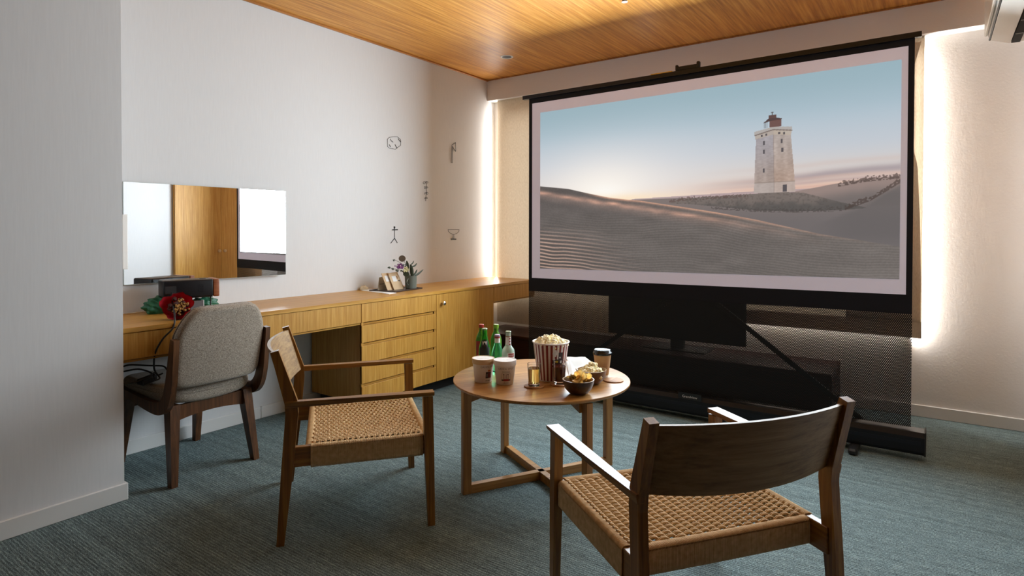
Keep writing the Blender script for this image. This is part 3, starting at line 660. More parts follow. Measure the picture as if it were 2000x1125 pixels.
    at_ = t.nodes.new('ShaderNodeAttribute'); at_.attribute_name = 'picture'; t.links.new(at_.outputs['Color'], b.inputs['Emission Color']); b.inputs['Emission Strength'].default_value = 0.98
    me.materials.append(m); o = bpy.data.objects.new('projected_picture', me); COL.objects.link(o); o.parent = ps
    o['label'] = 'projected picture of a pale square lighthouse and sand dunes at sunset'
picture()
# top bar, handle, label
bm = bmesh.new(); prism(bm, [(-0.016, SY(2.585), 2.208+tz(2.585)), (-0.016, SY(2.585), 2.236+tz(2.585)), (0.014, SY(2.585), 2.236+tz(2.585)), (0.014, SY(2.585), 2.208+tz(2.585))], (0, -2.515, 2.515*K)); bevel_all(bm, 0.004, 2); finish('top_bar', bm, M['alu_black'], ps)
p0, p1 = at(1321, 138, 0, XS), at(1367, 130, 0, XS); hz = 2.236+tz(p0.y)
bm = bmesh.new(); bx(bm, (-0.012, SY(p1.y), hz), (0.012, SY(p0.y), hz+0.028), 0.004); bx(bm, (-0.014, SY(p1.y)-0.002, hz), (0.014, SY(p1.y)+0.020, hz+0.044), 0.008, seg=3); bx(bm, (-0.014, SY(p0.y)-0.014, hz), (0.014, SY(p0.y)+0.004, hz+0.040), 0.007, seg=3)
finish('handle', bm, M['blackgloss'], ps)
p2 = at(1272, 145, 0, XS); p3 = at(1313, 140, 0, XS); box('warning_label', (-0.010, SY(p3.y), hz-0.001), (0.010, SY(p2.y), hz+0.007), M['yellow_label'], ps)
# base housing, feet, maker's lettering
bm = bmesh.new(); ye0, ye1 = 2.62, 0.036; a0 = [(-0.055, 0.035), (-0.060, 0.05), (-0.060, 0.125), (-0.045, 0.150), (0.05, 0.150), (0.055, 0.035)]
prism(bm, [(x, SY(ye0), z) for x, z in a0], (0, ye1-ye0, 0)); finish('base_housing', bm, M['blackgloss'], ps)
for y in (ye0, ye1): box('end_cap', (-0.062, SY(y)-0.004, 0.030), (0.057, SY(y)+0.004, 0.156), M['black'], ps, 0.003)
box('base_stripe', (-0.0605, SY(ye0)+(ye1-ye0)+0.02, 0.085), (-0.0598, SY(ye0)-0.02, 0.105), M['alu_black'], ps)
for y in (2.25, 0.355):
    f = box('foot', (-0.16, SY(y)-0.022, 0.0), (0.16, SY(y)+0.022, 0.034), M['black'], ps, 0.01)
pl = at(1347, 775, 0, XS-0.061)
bm = text_bm('Grandview', 0.022, lambda x, y: Vector((-0.0625, SY(pl.y)-x, pl.z-0.008+y))); finish('maker_lettering', bm, M['white'], ps)
q0 = pl; box('name_plate', (-0.0618, SY(q0.y)-0.075, q0.z-0.020), (-0.0605, SY(q0.y)+0.075, q0.z+0.022), M['black'], ps)
# scissor lift arms behind the fabric
def arm(y0, z0, y1, z1, x, nm='scissor_arm'):
    a = Vector((x, SY(y0), z0)); b_ = Vector((x, SY(y1), z1)); d = (b_-a).normalized(); n = Vector((0, -d.z, d.y))*0.014
    bm = bmesh.new(); prism(bm, [a+n, b_+n, b_-n, a-n], (0.012, 0, 0)); finish(nm, bm, M['black'], ps)
arm(0.33, 0.14, 2.20, 1.52, 0.058); arm(2.26, 0.14, 0.40, 1.52, 0.075)
arm(2.20, 1.52, 1.40, 2.20, 0.058); arm(0.40, 1.52, 1.20, 2.20, 0.075)

# ------------------------------------------------------------------ bench and television behind the screen
bn = thing('low_bench', 'long dark brown low bench along the window wall, behind the screen', 'bench', (4.5, 1.95, 0))
x0, x1 = 4.235-4.5, 4.70-4.5; y0, y1 = 0.53-1.95, 3.385-1.95
box('bench_top', (x0, y0, 0.27), (x1, y1, 0.30), M['bench'], bn, 0.003); box('front_panel', (x0+0.012, y0+0.01, 0.03), (x0+0.03, y1-0.01, 0.27), M['bench'], bn)
for yy in (y0, y1-0.02): box('side_panel', (x0+0.03, yy, 0.0), (x1-0.02, yy+0.02, 0.27), M['bench'], bn)
tv = thing('television', 'black flat television on the low bench, seen through the perforated screen', 'television', (4.52, 1.61, 0.30))
pa, pb = at(1188, 655, 0, 4.46), at(1456, 678, 0, 4.46)
box('panel', (-0.06, pb.y-1.61, pb.z-0.30), (-0.03, pa.y-1.61, pb.z-0.30+0.68), M['blackgloss'], tv, 0.004)
box('neck', (-0.04, -0.05, 0.006), (0.0, 0.05, 0.2), M['black'], tv); box('stand_base', (-0.13, -0.24, 0.0), (0.12, 0.24, 0.008), M['black'], tv, 0.002)
box('rear_housing', (-0.03, -0.35, 0.15), (0.02, 0.35, 0.5), M['black'], tv, 0.01)

# ------------------------------------------------------------------ round table
tb = thing('coffee_table', 'round oak coffee table with crossed stretchers, laden with snacks and drinks', 'table', (2.461, 1.556, 0), math.radians(-29.2))
TZ = 0.49
o = lathe_obj('table_top', [(0.0, TZ-0.022), (0.385, TZ-0.022), (0.418, TZ-0.014), (0.4235, TZ-0.007), (0.4235, TZ-0.001), (0.4225, TZ), (0.0, TZ)], M['table_X'], tb, 96, False, auto=25)
LR = 0.388
for k in range(4):
    a = k*PI/2+(0.0 if k % 2 == 0 else math.radians(2)); Rm = Matrix.Rotation(a, 4, 'Z')
    bm = bmesh.new(); bx(bm, (LR-0.020, -0.0155, 0.0), (LR+0.020, 0.0155, TZ-0.022), 0.0015, 0, Rm); finish('leg', bm, M['table_Z'], tb)
for k in range(2):
    Rm = Matrix.Rotation(k*PI/2, 4, 'Z')
    bm = bmesh.new(); bx(bm, (-LR+0.020, -0.016, 0.0), (LR-0.020, 0.016, 0.040), 0.001, 0, Rm); finish('floor_stretcher', bm, M['table_X'], tb)
    bm = bmesh.new(); v = [(-LR+0.020, -0.014, TZ-0.070), (-LR+0.09, -0.014, TZ-0.052), (LR-0.09, -0.014, TZ-0.052), (LR-0.020, -0.014, TZ-0.070), (LR-0.020, -0.014, TZ-0.0225), (-LR+0.020, -0.014, TZ-0.0225)]
    vs = prism(bm, v, (0, 0.028, 0)); bmesh.ops.transform(bm, matrix=Rm, verts=bm.verts); finish('top_rail', bm, M['table_X'], tb)

# ------------------------------------------------------------------ cord-seat lounge chairs
SEAT_Z = 0.372
def rounded_rect(w_, h_, r, n=3):
    pts = []
    for cx, cy, a0 in ((w_/2-r, h_/2-r, 0), (-w_/2+r, h_/2-r, PI/2), (-w_/2+r, -h_/2+r, PI), (w_/2-r, -h_/2+r, 3*PI/2)):
        for i in range(n+1): a = a0+PI/2*i/n; pts.append((cx+r*math.cos(a), cy+r*math.sin(a)))
    return pts
def seat_dip(u, w_):      # gentle saddle
    return -0.016*(1-(w_/0.29)**2)*(1-((u+0.24)/0.25)**2*0.6)
def strip_np(paths, r, seg=5):
    """many cords at once: paths (N,P,3) numpy -> vertex and face arrays"""
    N, P, _ = paths.shape; tg = np.gradient(paths, axis=1); tg /= np.linalg.norm(tg, axis=2, keepdims=True)
    up = np.array([0.0, 0.0, 1.0]); alt = np.array([1.0, 0.0, 0.0])
    u_ = up-tg*(tg@up)[..., None]; bad = np.linalg.norm(u_, axis=2) < 0.3
    u2 = alt-tg*(tg@alt)[..., None]; u_ = np.where(bad[..., None], u2, u_); u_ /= np.linalg.norm(u_, axis=2, keepdims=True); v_ = np.cross(tg, u_)
    ang = np.arange(seg)*2*PI/seg
    V = paths[:, :, None, :]+r*(u_[:, :, None, :]*np.cos(ang)[None, None, :, None]+v_[:, :, None, :]*np.sin(ang)[None, None, :, None])
    idx = np.arange(N*P*seg).reshape(N, P, seg); a = idx[:, :-1]; b_ = idx[:, 1:]
    Fq = np.stack([a, np.roll(a, -1, 2), np.roll(b_, -1, 2), b_], -1).reshape(-1, 4)
    return V.reshape(-1, 3), Fq
def np_obj(name, parts, mat, parent):
    V = []; Fc = []; off = 0
    for v, f in parts: V.append(v); Fc.append(f+off); off += len(v)
    V = np.concatenate(V); Fc = np.concatenate(Fc); me = bpy.data.meshes.new(name)
    me.vertices.add(len(V)); me.vertices.foreach_set('co', V.astype(np.float32).ravel()); me.loops.add(Fc.size); me.loops.foreach_set('vertex_index', Fc.ravel().astype(np.int32))
    me.polygons.add(len(Fc)); me.polygons.foreach_set('loop_start', np.arange(0, Fc.size, 4, dtype=np.int32))
    try: me.polygons.foreach_set('loop_total', np.full(len(Fc), 4, dtype=np.int32))
    except Exception: pass
    me.update(calc_edges=True); me.polygons.foreach_set('use_smooth', np.ones(len(Fc), bool)); me.materials.append(mat)
    o = bpy.data.objects.new(name, me); COL.objects.link(o); o.parent = parent; return o
def make_lounge(label):
    t_ = thing('lounge_chair', label, 'chair', group=None)
    WF, WR, KZ, KU = 0.312, 0.304, 0.538, -0.531
    za = 0.549
    for s in (-1, 1):
        # front leg, tapering and raked slightly forward
        bm = bmesh.new()
        loft(bm, [[(u+dx, s*(w0)+dy, z) for dx, dy in ((-a, -c), (a, -c), (a, c), (-a, c))] for z, u, w0, a, c in ((0.0, 0.003, WF, 0.014, 0.013), (0.29, -0.006, WF, 0.019, 0.015), (za-0.020, -0.012, WF, 0.020, 0.015))])
        bevel_all(bm, 0.0015); finish('front_leg', bm, M['chair_Z'], t_)
        # rear leg: one bent post from floor past the armrest to the top of the backrest
        bm = bmesh.new()
        loft(bm, [[(u+dx, s*w0+dy, z+dz) for dx, dy, dz in ((-a, -c, -a*sl), (a, -c, a*sl), (a, c, a*sl), (-a, c, -a*sl))] for z, u, w0, a, c, sl in
                  ((0.0, -0.574, WR+0.004, 0.014, 0.013, 0), (0.30, -0.547, WR+0.002, 0.022, 0.014, 0), (0.50, -0.531, WR, 0.023, 0.014, 0), (0.545, -0.534, WR, 0.023, 0.014, 0.25), (0.742, -0.592, WR, 0.014, 0.014, 0.25))])
        bevel_all(bm, 0.0015); finish('rear_leg', bm, M['chair_Z'], t_)
        # flat armrest, wide at the front
        bm = bmesh.new(); c0 = s*WF
        rg = []
        for u, wi, wo, th in ((0.012, 0.016, 0.028, 0.015), (-0.12, 0.016, 0.026, 0.017), (-0.25, 0.015, 0.023, 0.019), (-0.40, 0.013, 0.018, 0.022), (-0.556, 0.011, 0.012, 0.025)):
            rg.append([(u, c0-s*wi, za-th), (u, c0+s*(wo-0.004), za-th), (u, c0+s*wo, za-0.008), (u, c0+s*wo, za), (u, c0-s*wi, za)])
        loft(bm, rg); bevel_all(bm, 0.0015, 1, 40); finish('armrest', bm, M['chair_X'], t_)
        # side rail, bare wood at the rear
        bm = bmesh.new(); bx(bm, (-0.545, s*0.298-0.012, 0.292), (-0.012, s*0.298+0.012, SEAT_Z-0.003), 0.002); finish('side_rail', bm, M['chair_X'], t_)
    # rails under the cord
    bm = bmesh.new(); bx(bm, (-0.025, -0.290, 0.304), (-0.004, 0.290, SEAT_Z-0.006), 0.002); finish('front_rail', bm, M['chair_X'], t_)
    bm = bmesh.new(); bx(bm, (-0.478, -0.290, 0.304), (-0.458, 0.290, SEAT_Z-0.010), 0.002); finish('rear_rail', bm, M['chair_X'], t_)
    # curved backrest board
    bm = bmesh.new(); rings = []; n = 26; W2 = WR-0.012
    for i in range(n+1):
        w_ = -W2+2*W2*i/n; c = 1-(w_/W2)**2; bow = 0.052*c; up = 0.012*c
        zb, zt = 0.538-0.013*c, 0.728; ub = -0.531-(zb-0.545)*0.30; ut = -0.531-(zt-0.545)*0.30
        rings.append([(ub-bow-0.006, w_, zb), (ub-bow+0.007, w_, zb), (ut-bow+0.007, w_, zt), (ut-bow-0.005, w_, zt)])
    loft(bm, rings); bevel_all(bm, 0.003, 2, 50); finish('backrest', bm, M['backboard'], t_, True, 40)
    # woven cord: weft pairs running side to side, over and under groups of warp cords running front to back
    col = 0.0274; ncol = 21; hw = ncol*col/2; rows = []; P = ncol*8+1; us = np.arange(-0.450, -0.024, 0.0104)
    wv = np.linspace(-hw, hw, P)
    for i, u0 in enumerate(us):
        for dd in (-0.0025, 0.0025):
            phase = PI*wv/col+(PI if i % 2 else 0.0)
            zz = SEAT_Z-0.002+np.array([seat_dip(u0, q) for q in wv])+0.0052*np.clip(np.sin(phase)*1.15, -1, 1)
            rows.append(np.stack([np.full(P, u0+dd), wv, zz], -1))
    weft = strip_np(np.array(rows), 0.0027, 7)
    warp = []; Q = 170; uu = np.linspace(-0.468, -0.012, Q)
    for k in range(ncol):
        wc = -hw+(k+0.5)*col
        for j in range(4):
            w0 = wc+(j-1.5)*0.0036
            ph = PI*(uu-us[0])/0.0104
            base = np.array([seat_dip(a, w0) for a in uu])
            sg = math.sin(PI*w0/col)
            zz = SEAT_Z-0.0035+base-0.0030*sg*np.cos(ph)*0.6-0.001
            warp.append(np.stack([uu, np.full(Q, w0), zz], -1))
    warp = strip_np(np.array(warp), 0.0017, 5)
    tag(np_obj('woven_seat', [weft, warp], M['cord'], t_), kind='stuff')
    # cord wound round the four rails
    loops = []
    for (uc, dz) in ((-0.0145, 0.0), (-0.468, -0.004)):
        rr = rounded_rect(0.030, SEAT_Z-0.296, 0.011, 3); rr = rr+[rr[0]]
        for w_ in np.arange(-0.284, 0.2845, 0.0043):
            dip = seat_dip(uc, w_)*0.25
            loops.append(np.array([(uc+a, w_, (SEAT_Z+0.296)/2+dz+b_+dip) for a, b_ in rr]))
    A = strip_np(np.array(loops), 0.0022, 5); loops = []
    for s in (-1, 1):
        rr = rounded_rect(0.030, SEAT_Z-0.286, 0.010, 3); rr = rr+[rr[0]]
        for u0 in np.arange(-0.462, -0.030, 0.0043): loops.append(np.array([(u0, s*0.298+a, (SEAT_Z+0.286)/2+b_) for a, b_ in rr]))
    B = strip_np(np.array(loops), 0.0022, 5)
    tag(np_obj('wound_cord', [A, B], M['cord'], t_), kind='stuff')
    return t_
M['backboard'] = wood('backrest_veneer', srgb(116, 84, 44), srgb(142, 110, 64), srgb(164, 132, 84), 'Y', 0.52, 70, 0.5)
la = make_lounge('oak armchair with woven cord seat, side view, left of the round table')
la.location = (2.0037, 1.9242, 0); la.rotation_euler = (0, 0, -0.6635)
lb = copy_tree(la); lb['label'] = 'oak armchair with woven cord seat, seen from behind, nearest to the camera'
lb.location = (1.9789, 0.8496, 0); lb.rotation_euler = (0, 0, 0.9279)
for o_ in (la, lb): o_['group'] = 'oak armchairs at the round table'

# ------------------------------------------------------------------ grey desk chair
dc = thing('desk_chair', 'grey upholstered chair with walnut legs, pushed up to the desk', 'chair', (1.583, 3.18, 0), math.radians(2))
def leg(x0, y0_, x1, y1_, zt, a0, a1, b0, b1):
    bm = bmesh.new()
    loft(bm, [[(x0-a0, y0_-b0, 0), (x0+a0, y0_-b0, 0), (x0+a0, y0_+b0, 0), (x0-a0, y0_+b0, 0)], [(x1-a1, y1_-b1, zt), (x1+a1, y1_-b1, zt), (x1+a1, y1_+b1, zt), (x1-a1, y1_+b1, zt)]])
    bevel_all(bm, 0.004, 2); return finish('leg', bm, M['walnut_Z'], dc, True, 40)
for s in (-1, 1):
    leg(s*0.212, -0.268, s*0.186, -0.215, 0.372, 0.015, 0.024, 0.018, 0.030); leg(s*0.200, 0.268, s*0.180, 0.205, 0.365, 0.015, 0.022, 0.016, 0.026)
    # bent side frame: post beside the back cushion curving into the seat side rail
    ctr = smooth_path([(-0.340, 0.700), (-0.322, 0.600), (-0.300, 0.480), (-0.275, 0.405), (-0.215, 0.357), (-0.120, 0.362), (0.05, 0.385), (0.25, 0.412)], 6)if False else None
    path = [Vector((0, y, z)) for y, z in ((-0.338, 0.700), (-0.322, 0.600), (-0.303, 0.490), (-0.272, 0.408), (-0.215, 0.368), (-0.110, 0.366), (0.05, 0.386), (0.25, 0.414))]
    path = smooth_path(path, 6); bm = bmesh.new(); rings = []
    for i, p in enumerate(path):
        tg = (path[min(i+1, len(path)-1)]-path[max(i-1, 0)]).normalized(); nn = Vector((0, -tg.z, tg.y)); f = i/(len(path)-1); hw_ = 0.016+0.016*math.sin(PI*min(1, f*1.1))
        rings.append([p+Vector((s*0.235+dx, 0, 0))+nn*hh for dx, hh in ((-0.013, -hw_), (0.013, -hw_), (0.013, hw_), (-0.013, hw_))])
    loft(bm, rings); bevel_all(bm, 0.005, 2, 50); finish('side_frame', bm, M['walnut_Z'], dc, True, 40)
def apron_bar(y, z0, z1, nm='apron'):
    bm = bmesh.new(); n = 12; rings = []
    for i in range(n+1):
        x = -0.175+0.35*i/n; c = 1-(x/0.175)**2; rings.append([(x, y-0.011, z0+0.018*c), (x, y+0.011, z0+0.018*c), (x, y+0.011, z1), (x, y-0.011, z1)])
    loft(bm, rings); finish(nm, bm, M['walnut_Z'], dc)
apron_bar(-0.222, 0.292, 0.366); apron_bar(0.205, 0.292, 0.360)
def cushion(name, W, Hh, T, place, chamf=0.35, ex=3.2, n=40, m_=10):
    """pillow slab: outline in (a, b), thickness in c; place maps (a, b, c) to local space"""
    bm = bmesh.new(); rings = []
    for k in range(m_+1):
        ph = -PI/2+PI*k/m_; c = T/2*math.sin(ph); sc = 1-(1-abs(math.cos(ph))**0.55)*(T/2)/(min(W, Hh)/2)*0.9; ring = []
        for i in range(n):
            a = 2*PI*i/n; ca, sa = math.cos(a), math.sin(a); r = (abs(ca)**ex+abs(sa)**ex)**(-1/ex)
            x, y = r*ca*W/2, r*sa*Hh/2
            if y > 0: x *= 1-chamf*max(0, (y/(Hh/2))-0.30)**1.4
            ring.append(place(x*sc, y*sc, c))
        rings.append(ring)
    loft(bm, rings); o = finish(name, bm, M['fabric'], dc, True)
    return o
def back_place(a, b_, c): # leaning, wraps slightly
    z = 0.645+b_*0.985; y = -0.318-(b_)*0.22-0.9*0+0.35*a*a-c
    return Vector((a, y, z))
cushion('back_cushion', 0.450, 0.395, 0.060, back_place, 0.46, 9, n=72)
def seat_place(a, b_, c):
    return Vector((a, b_-0.005, 0.424+c-0.022*(1-min(1, (a/0.22)**2))*(1 if c < 0 else 0.4)))
cushion('seat_cushion', 0.455, 0.50, 0.078, seat_place, 0.0, 6, n=60)
bm = bmesh.new(); n = 60; pts = []
for i in range(n):
    a = 2*PI*i/n; r = (abs(math.cos(a))**5+abs(math.sin(a))**5)**(-0.2); pts.append(seat_place(r*math.cos(a)*0.229, r*math.sin(a)*0.252, 0.004))
tube(bm, pts, 0.0028, 6, closed=True); finish('seat_piping', bm, M['fabric'], dc, True)
pts = []
for i in range(n):
    a = 2*PI*i/n; ca, sa = math.cos(a), math.sin(a); r = (abs(ca)**9+abs(sa)**9)**(-1/9); x, y = r*ca*0.2260, r*sa*0.1985
    if y > 0: x *= 1-0.46*max(0, (y/0.1975)-0.30)**1.4
    pts.append(back_place(x, y, -0.012))
bm = bmesh.new(); tube(bm, pts, 0.0028, 6, closed=True); finish('back_piping', bm, M['fabric'], dc, True)

# ------------------------------------------------------------------ things on the round table
CD = Vector((AF.x, AF.y, 0)).normalized()
def on_table(px, py, r=0.0, z=TZ):
    p = at(px, py, 2, z)+CD*r; return Vector((p.x, p.y, z))
def face_cam(p): return math.atan2(-p.y, -p.x)             # angle from the thing towards the camera side of the room
def wrap(bm_txt_fn, r_at, a0):
    pass
def wrap_text(s, size, rfun, zc, a0, space=1.0):
    """lettering wrapped round an upright body; a0 = angle it faces"""
    def fn(x, y):
        z = zc+y; r = rfun(z)+0.0006; a = a0+x/r; return Vector((r*math.cos(a), r*math.sin(a), z))
    return text_bm(s, size, fn, space=space)
def wrap_quad(bm, rfun, a0, x0, x1, z0, z1, off=0.0004, mat=0, n=6):
    vs = []
    for z in (z0, z1):
        r = rfun(z)+off; vs.append([bm.verts.new((r*math.cos(a0+(x0+(x1-x0)*i/n)/r), r*math.sin(a0+(x0+(x1-x0)*i/n)/r), z)) for i in range(n+1)])
    for i in range(n): bm.faces.new((vs[0][i], vs[0][i+1], vs[1][i+1], vs[1][i])).material_index = mat
# ice cream tubs
def tub(px, py, label, lidmat, turn, alt):
    p = on_table(px, py, 0.040); t_ = thing('ice_cream_tub', label, 'tub', p, 0, 'paper tubs on the round table'); a0 = face_cam(p)+turn
    rf = lambda z: 0.040+0.010*z/0.094
    lathe_obj('cup', [(0.037, 0.0), (0.0385, 0.001), (0.040, 0.003), (0.050, 0.094)], M['tub'], t_, 48)
    ld = lathe_obj('lid', [(0.0512, 0.088), (0.0525, 0.089), (0.0532, 0.110), (0.0525, 0.112), (0.0505, 0.112), (0.050, 0.1095), (0.0, 0.1095)], lidmat, t_, 48, False)
    if True:
        lw = lathe_obj('lid_disc', [(0.0, 0.1101), (0.0495, 0.1101)], M['lid_white'], ld, 48, False)
    bm = wrap_text('GREEN SPOT', 0.0125, rf, 0.073, a0, 1.12); finish('lettering', bm, M['print_grey'], t_)
    bm = bmesh.new()
    if alt:
        wrap_quad(bm, rf, a0, -0.020, 0.020, 0.0655, 0.0665, mat=0); wrap_quad(bm, rf, a0, -0.018, 0.018, 0.0610, 0.0618, mat=0)
        wrap_quad(bm, rf, a0, -0.020, -0.019, 0.024, 0.058, mat=0); wrap_quad(bm, rf, a0, 0.019, 0.020, 0.024, 0.058, mat=0); wrap_quad(bm, rf, a0, -0.020, 0.020, 0.0575, 0.0585, mat=0)
        for x in (-0.010, 0.0, 0.009): wrap_quad(bm, rf, a0, x-0.0012, x+0.0012, 0.026, 0.054, mat=0, n=2)
        for x in (-0.015, 0.005): wrap_quad(bm, rf, a0, x, x+0.007, 0.050, 0.052, mat=0, n=2)
        wrap_quad(bm, rf, a0, -0.021, 0.021, 0.022, 0.028, mat=0); wrap_quad(bm, rf, a0, -0.012, 0.013, 0.020, 0.030, 0.0007, mat=1)
    else:
        wrap_quad(bm, rf, a0, -0.013, 0.017, 0.024, 0.053, mat=0); wrap_quad(bm, rf, a0, -0.011, -0.003, 0.030, 0.045, 0.0007, mat=3); wrap_quad(bm, rf, a0, 0.001, 0.004, 0.026, 0.050, 0.0007, mat=1); wrap_quad(bm, rf, a0, 0.007, 0.010, 0.026, 0.050, 0.0007, mat=1); wrap_quad(bm, rf, a0, 0.012, 0.015, 0.026, 0.050, 0.0007, mat=1)
        wrap_quad(bm, rf, a0, -0.003, 0.015, 0.055, 0.062, mat=2)
    finish('picture_print', bm, [M['print_dark'], M['print_red'], M['print_orange'], M['print_grey']], t_)
    bm = bmesh.new()
    for k_ in range(6): wrap_quad(bm, rf, a0, -0.012+k_*0.004, -0.0095+k_*0.004, 0.0105, 0.0135+0.001*(k_ % 2), mat=0, n=2)
    finish('caption_print', bm, M['print_dark'], t_)
    aa = face_cam(p)-PI/2
    ca, sa = math.cos(aa+PI/2), math.sin(aa+PI/2)
    bm = text_bm('GREEN SPOT', 0.010, lambda x, y: Vector((-sa*x-ca*(y-0.010), ca*x-sa*(y-0.010), 0.1106))); finish('lettering', bm, M['print_grey'], t_)
tub(943, 749, 'white paper tub with a tan rimmed lid, left of its pair', M['lid_tan'], 0.55, False)
tub(986, 753, 'white paper tub with an all white lid, right of its pair', M['lid_white'], 0.12, True)
# bottles
def bottle(name, px, py, prof, mat, capmat, capprof, label, extra=None, seg=32):
    p = on_table(px, py, prof[0][0]); t_ = thing(name, label, 'bottle', p, 0)
    lathe_obj('glass_body', prof+[(0.0, prof[-1][1])], mat, t_, seg, True)
    lathe_obj('cap', capprof, capmat, t_, 24, True)
    if extra: extra(t_, face_cam(p))
    return t_
def cp(r, z0, h_): return [(r, z0), (r+0.001, z0+0.002), (r+0.0008, z0+h_-0.002), (r-0.001, z0+h_), (0.0, z0+h_)]
beerp = lambda H_: [(0.026, 0), (0.0295, 0.004), (0.030, 0.10), (0.0285, 0.115), (0.018, 0.150), (0.0135, 0.175), (0.0125, H_-0.006), (0.0135, H_)]
def ex_beer(t_, a0):
    rf = lambda z: float(np.interp(z, [0.0, 0.10, 0.115, 0.15, 0.175, 0.2], [0.0297, 0.030, 0.0285, 0.018, 0.0135, 0.013]))
    bm = bmesh.new(); 
    for (za_, zb_) in ((0.045, 0.072), (0.072, 0.100), (0.100, 0.115), (0.115, 0.132), (0.132, 0.150)): wrap_quad(bm, rf, a0, -0.030, 0.030, za_, zb_, 0.0006, 0, 14) if zb_ < 0.12 else wrap_quad(bm, rf, a0, -0.018, 0.018, za_, zb_, 0.0006, 0, 10)
    finish('neck_label', bm, M['label_black'], t_)
    bm = bmesh.new(); 
    def P_(x, z, o_): r = rf(z)+o_; return bm.verts.new((r*math.cos(a0+x/r), r*math.sin(a0+x/r), z))
    bm.faces.new([P_(-0.013, 0.146, 0.0012), P_(-0.001, 0.146, 0.0012), P_(-0.008, 0.126, 0.0012)]); bm.faces.new([P_(0.001, 0.146, 0.0012), P_(0.013, 0.146, 0.0012), P_(0.008, 0.126, 0.0012)]); bm.faces.new([P_(-0.006, 0.146, 0.0013), P_(0.006, 0.146, 0.0013), P_(0.0, 0.139, 0.0013)])
    finish('label_chevrons', bm, M['label_white'], t_)
    bm = bmesh.new(); bm.faces.new([P_(-0.009, 0.108, 0.0012), P_(0.009, 0.108, 0.0012), P_(0.0, 0.128, 0.0012)]); finish('label_emblem', bm, M['print_red'], t_)
bottle('beer_bottle', 946, 723, [(0.026, 0), (0.0295, 0.004), (0.030, 0.10), (0.0285, 0.115), (0.018, 0.150), (0.0135, 0.175), (0.0125, 0.199), (0.0135, 0.203)], M['green'], M['cap_silver'], cp(0.0135, 0.203, 0.007), 'dark green bottle with a black label and white chevrons', ex_beer)
def ex_red(t_, a0):
    rf = lambda z: 0.0305; bm = bmesh.new(); wrap_quad(bm, rf, a0, -0.034, 0.034, 0.04, 0.125, 0.0006, 0, 12); finish('label', bm, M['print_red'], t_)
bottle('soju_bottle', 939.5, 712, [(0.027, 0), (0.030, 0.004), (0.030, 0.125), (0.026, 0.145), (0.0125, 0.175), (0.0115, 0.190), (0.012, 0.194)], M['green_l'], M['cap_red'], cp(0.0125, 0.192, 0.018), 'green bottle with red cap, behind the dark green bottle', ex_red)
bottle('soju_bottle', 968.5, 712, [(0.027, 0), (0.030, 0.004), (0.030, 0.125), (0.026, 0.145), (0.0125, 0.175), (0.0115, 0.190), (0.012, 0.194)], M['green_l'], M['cap_lime'], cp(0.0135, 0.190, 0.020), 'light green bottle with lime green cap, rearmost in the middle')
def ex_teal(t_, a0):
    lathe_obj('neck_label', [(0.0122, 0.146), (0.0142, 0.148), (0.0135, 0.172), (0.0125, 0.174)], M['label_white'], t_, 24, False)
    lathe_obj('cap_band', [(0.0148, 0.170), (0.0150, 0.179)], M['print_red'], t_, 24, False)
bottle('soju_bottle', 971, 728, [(0.024, 0), (0.028, 0.006), (0.0275, 0.03), (0.0245, 0.045), (0.028, 0.060), (0.0285, 0.085), (0.026, 0.110), (0.018, 0.135), (0.0125, 0.150), (0.012, 0.172)], M['green_t'], M['cap_lilac'], cp(0.0135, 0.170, 0.018), 'teal green waisted bottle with lilac cap and white neck label', ex_teal)
def ex_clear(t_, a0):
    lathe_obj('neck_label', [(0.0150, 0.139), (0.0138, 0.155), (0.0132, 0.185)], M['label_white'], t_, 24, False)
    lathe_obj('neck_ring', [(0.0138, 0.185), (0.0142, 0.189)], M['cork'], t_, 24, False)
    rf = lambda z: 0.0318; bm = bmesh.new(); wrap_quad(bm, rf, a0+0.5, -0.020, 0.022, 0.050, 0.110, 0.0006, 0, 10); finish('label', bm, M['label_white'], t_)
    bm = bmesh.new(); wrap_quad(bm, rf, a0+0.5, -0.016, 0.018, 0.090, 0.107, 0.0010, 0, 10); finish('label_panel', bm, M['print_red'], t_)
    bm = wrap_text('SMIRNOFF', 0.0085, lambda z: 0.0325, 0.0955, a0+0.52); finish('lettering', bm, M['white'], t_)
    for z in (0.145, 0.160, 0.174):
        bm = bmesh.new(); wrap_quad(bm, lambda z_: 0.0147, a0+0.6, -0.004, 0.004, z, z+0.007, 0.0006, 0, 3); finish('neck_print', bm, M['print_red'], t_)
bottle('spirit_bottle', 992.5, 733, [(0.028, 0), (0.0315, 0.005), (0.0318, 0.110), (0.029, 0.124), (0.018, 0.138), (0.0132, 0.150), (0.0126, 0.200), (0.0128, 0.206)], M['milky'], M['cap_silver'], cp(0.0132, 0.206, 0.007), 'clear milky bottle with a white neck label and red printed label', ex_clear)
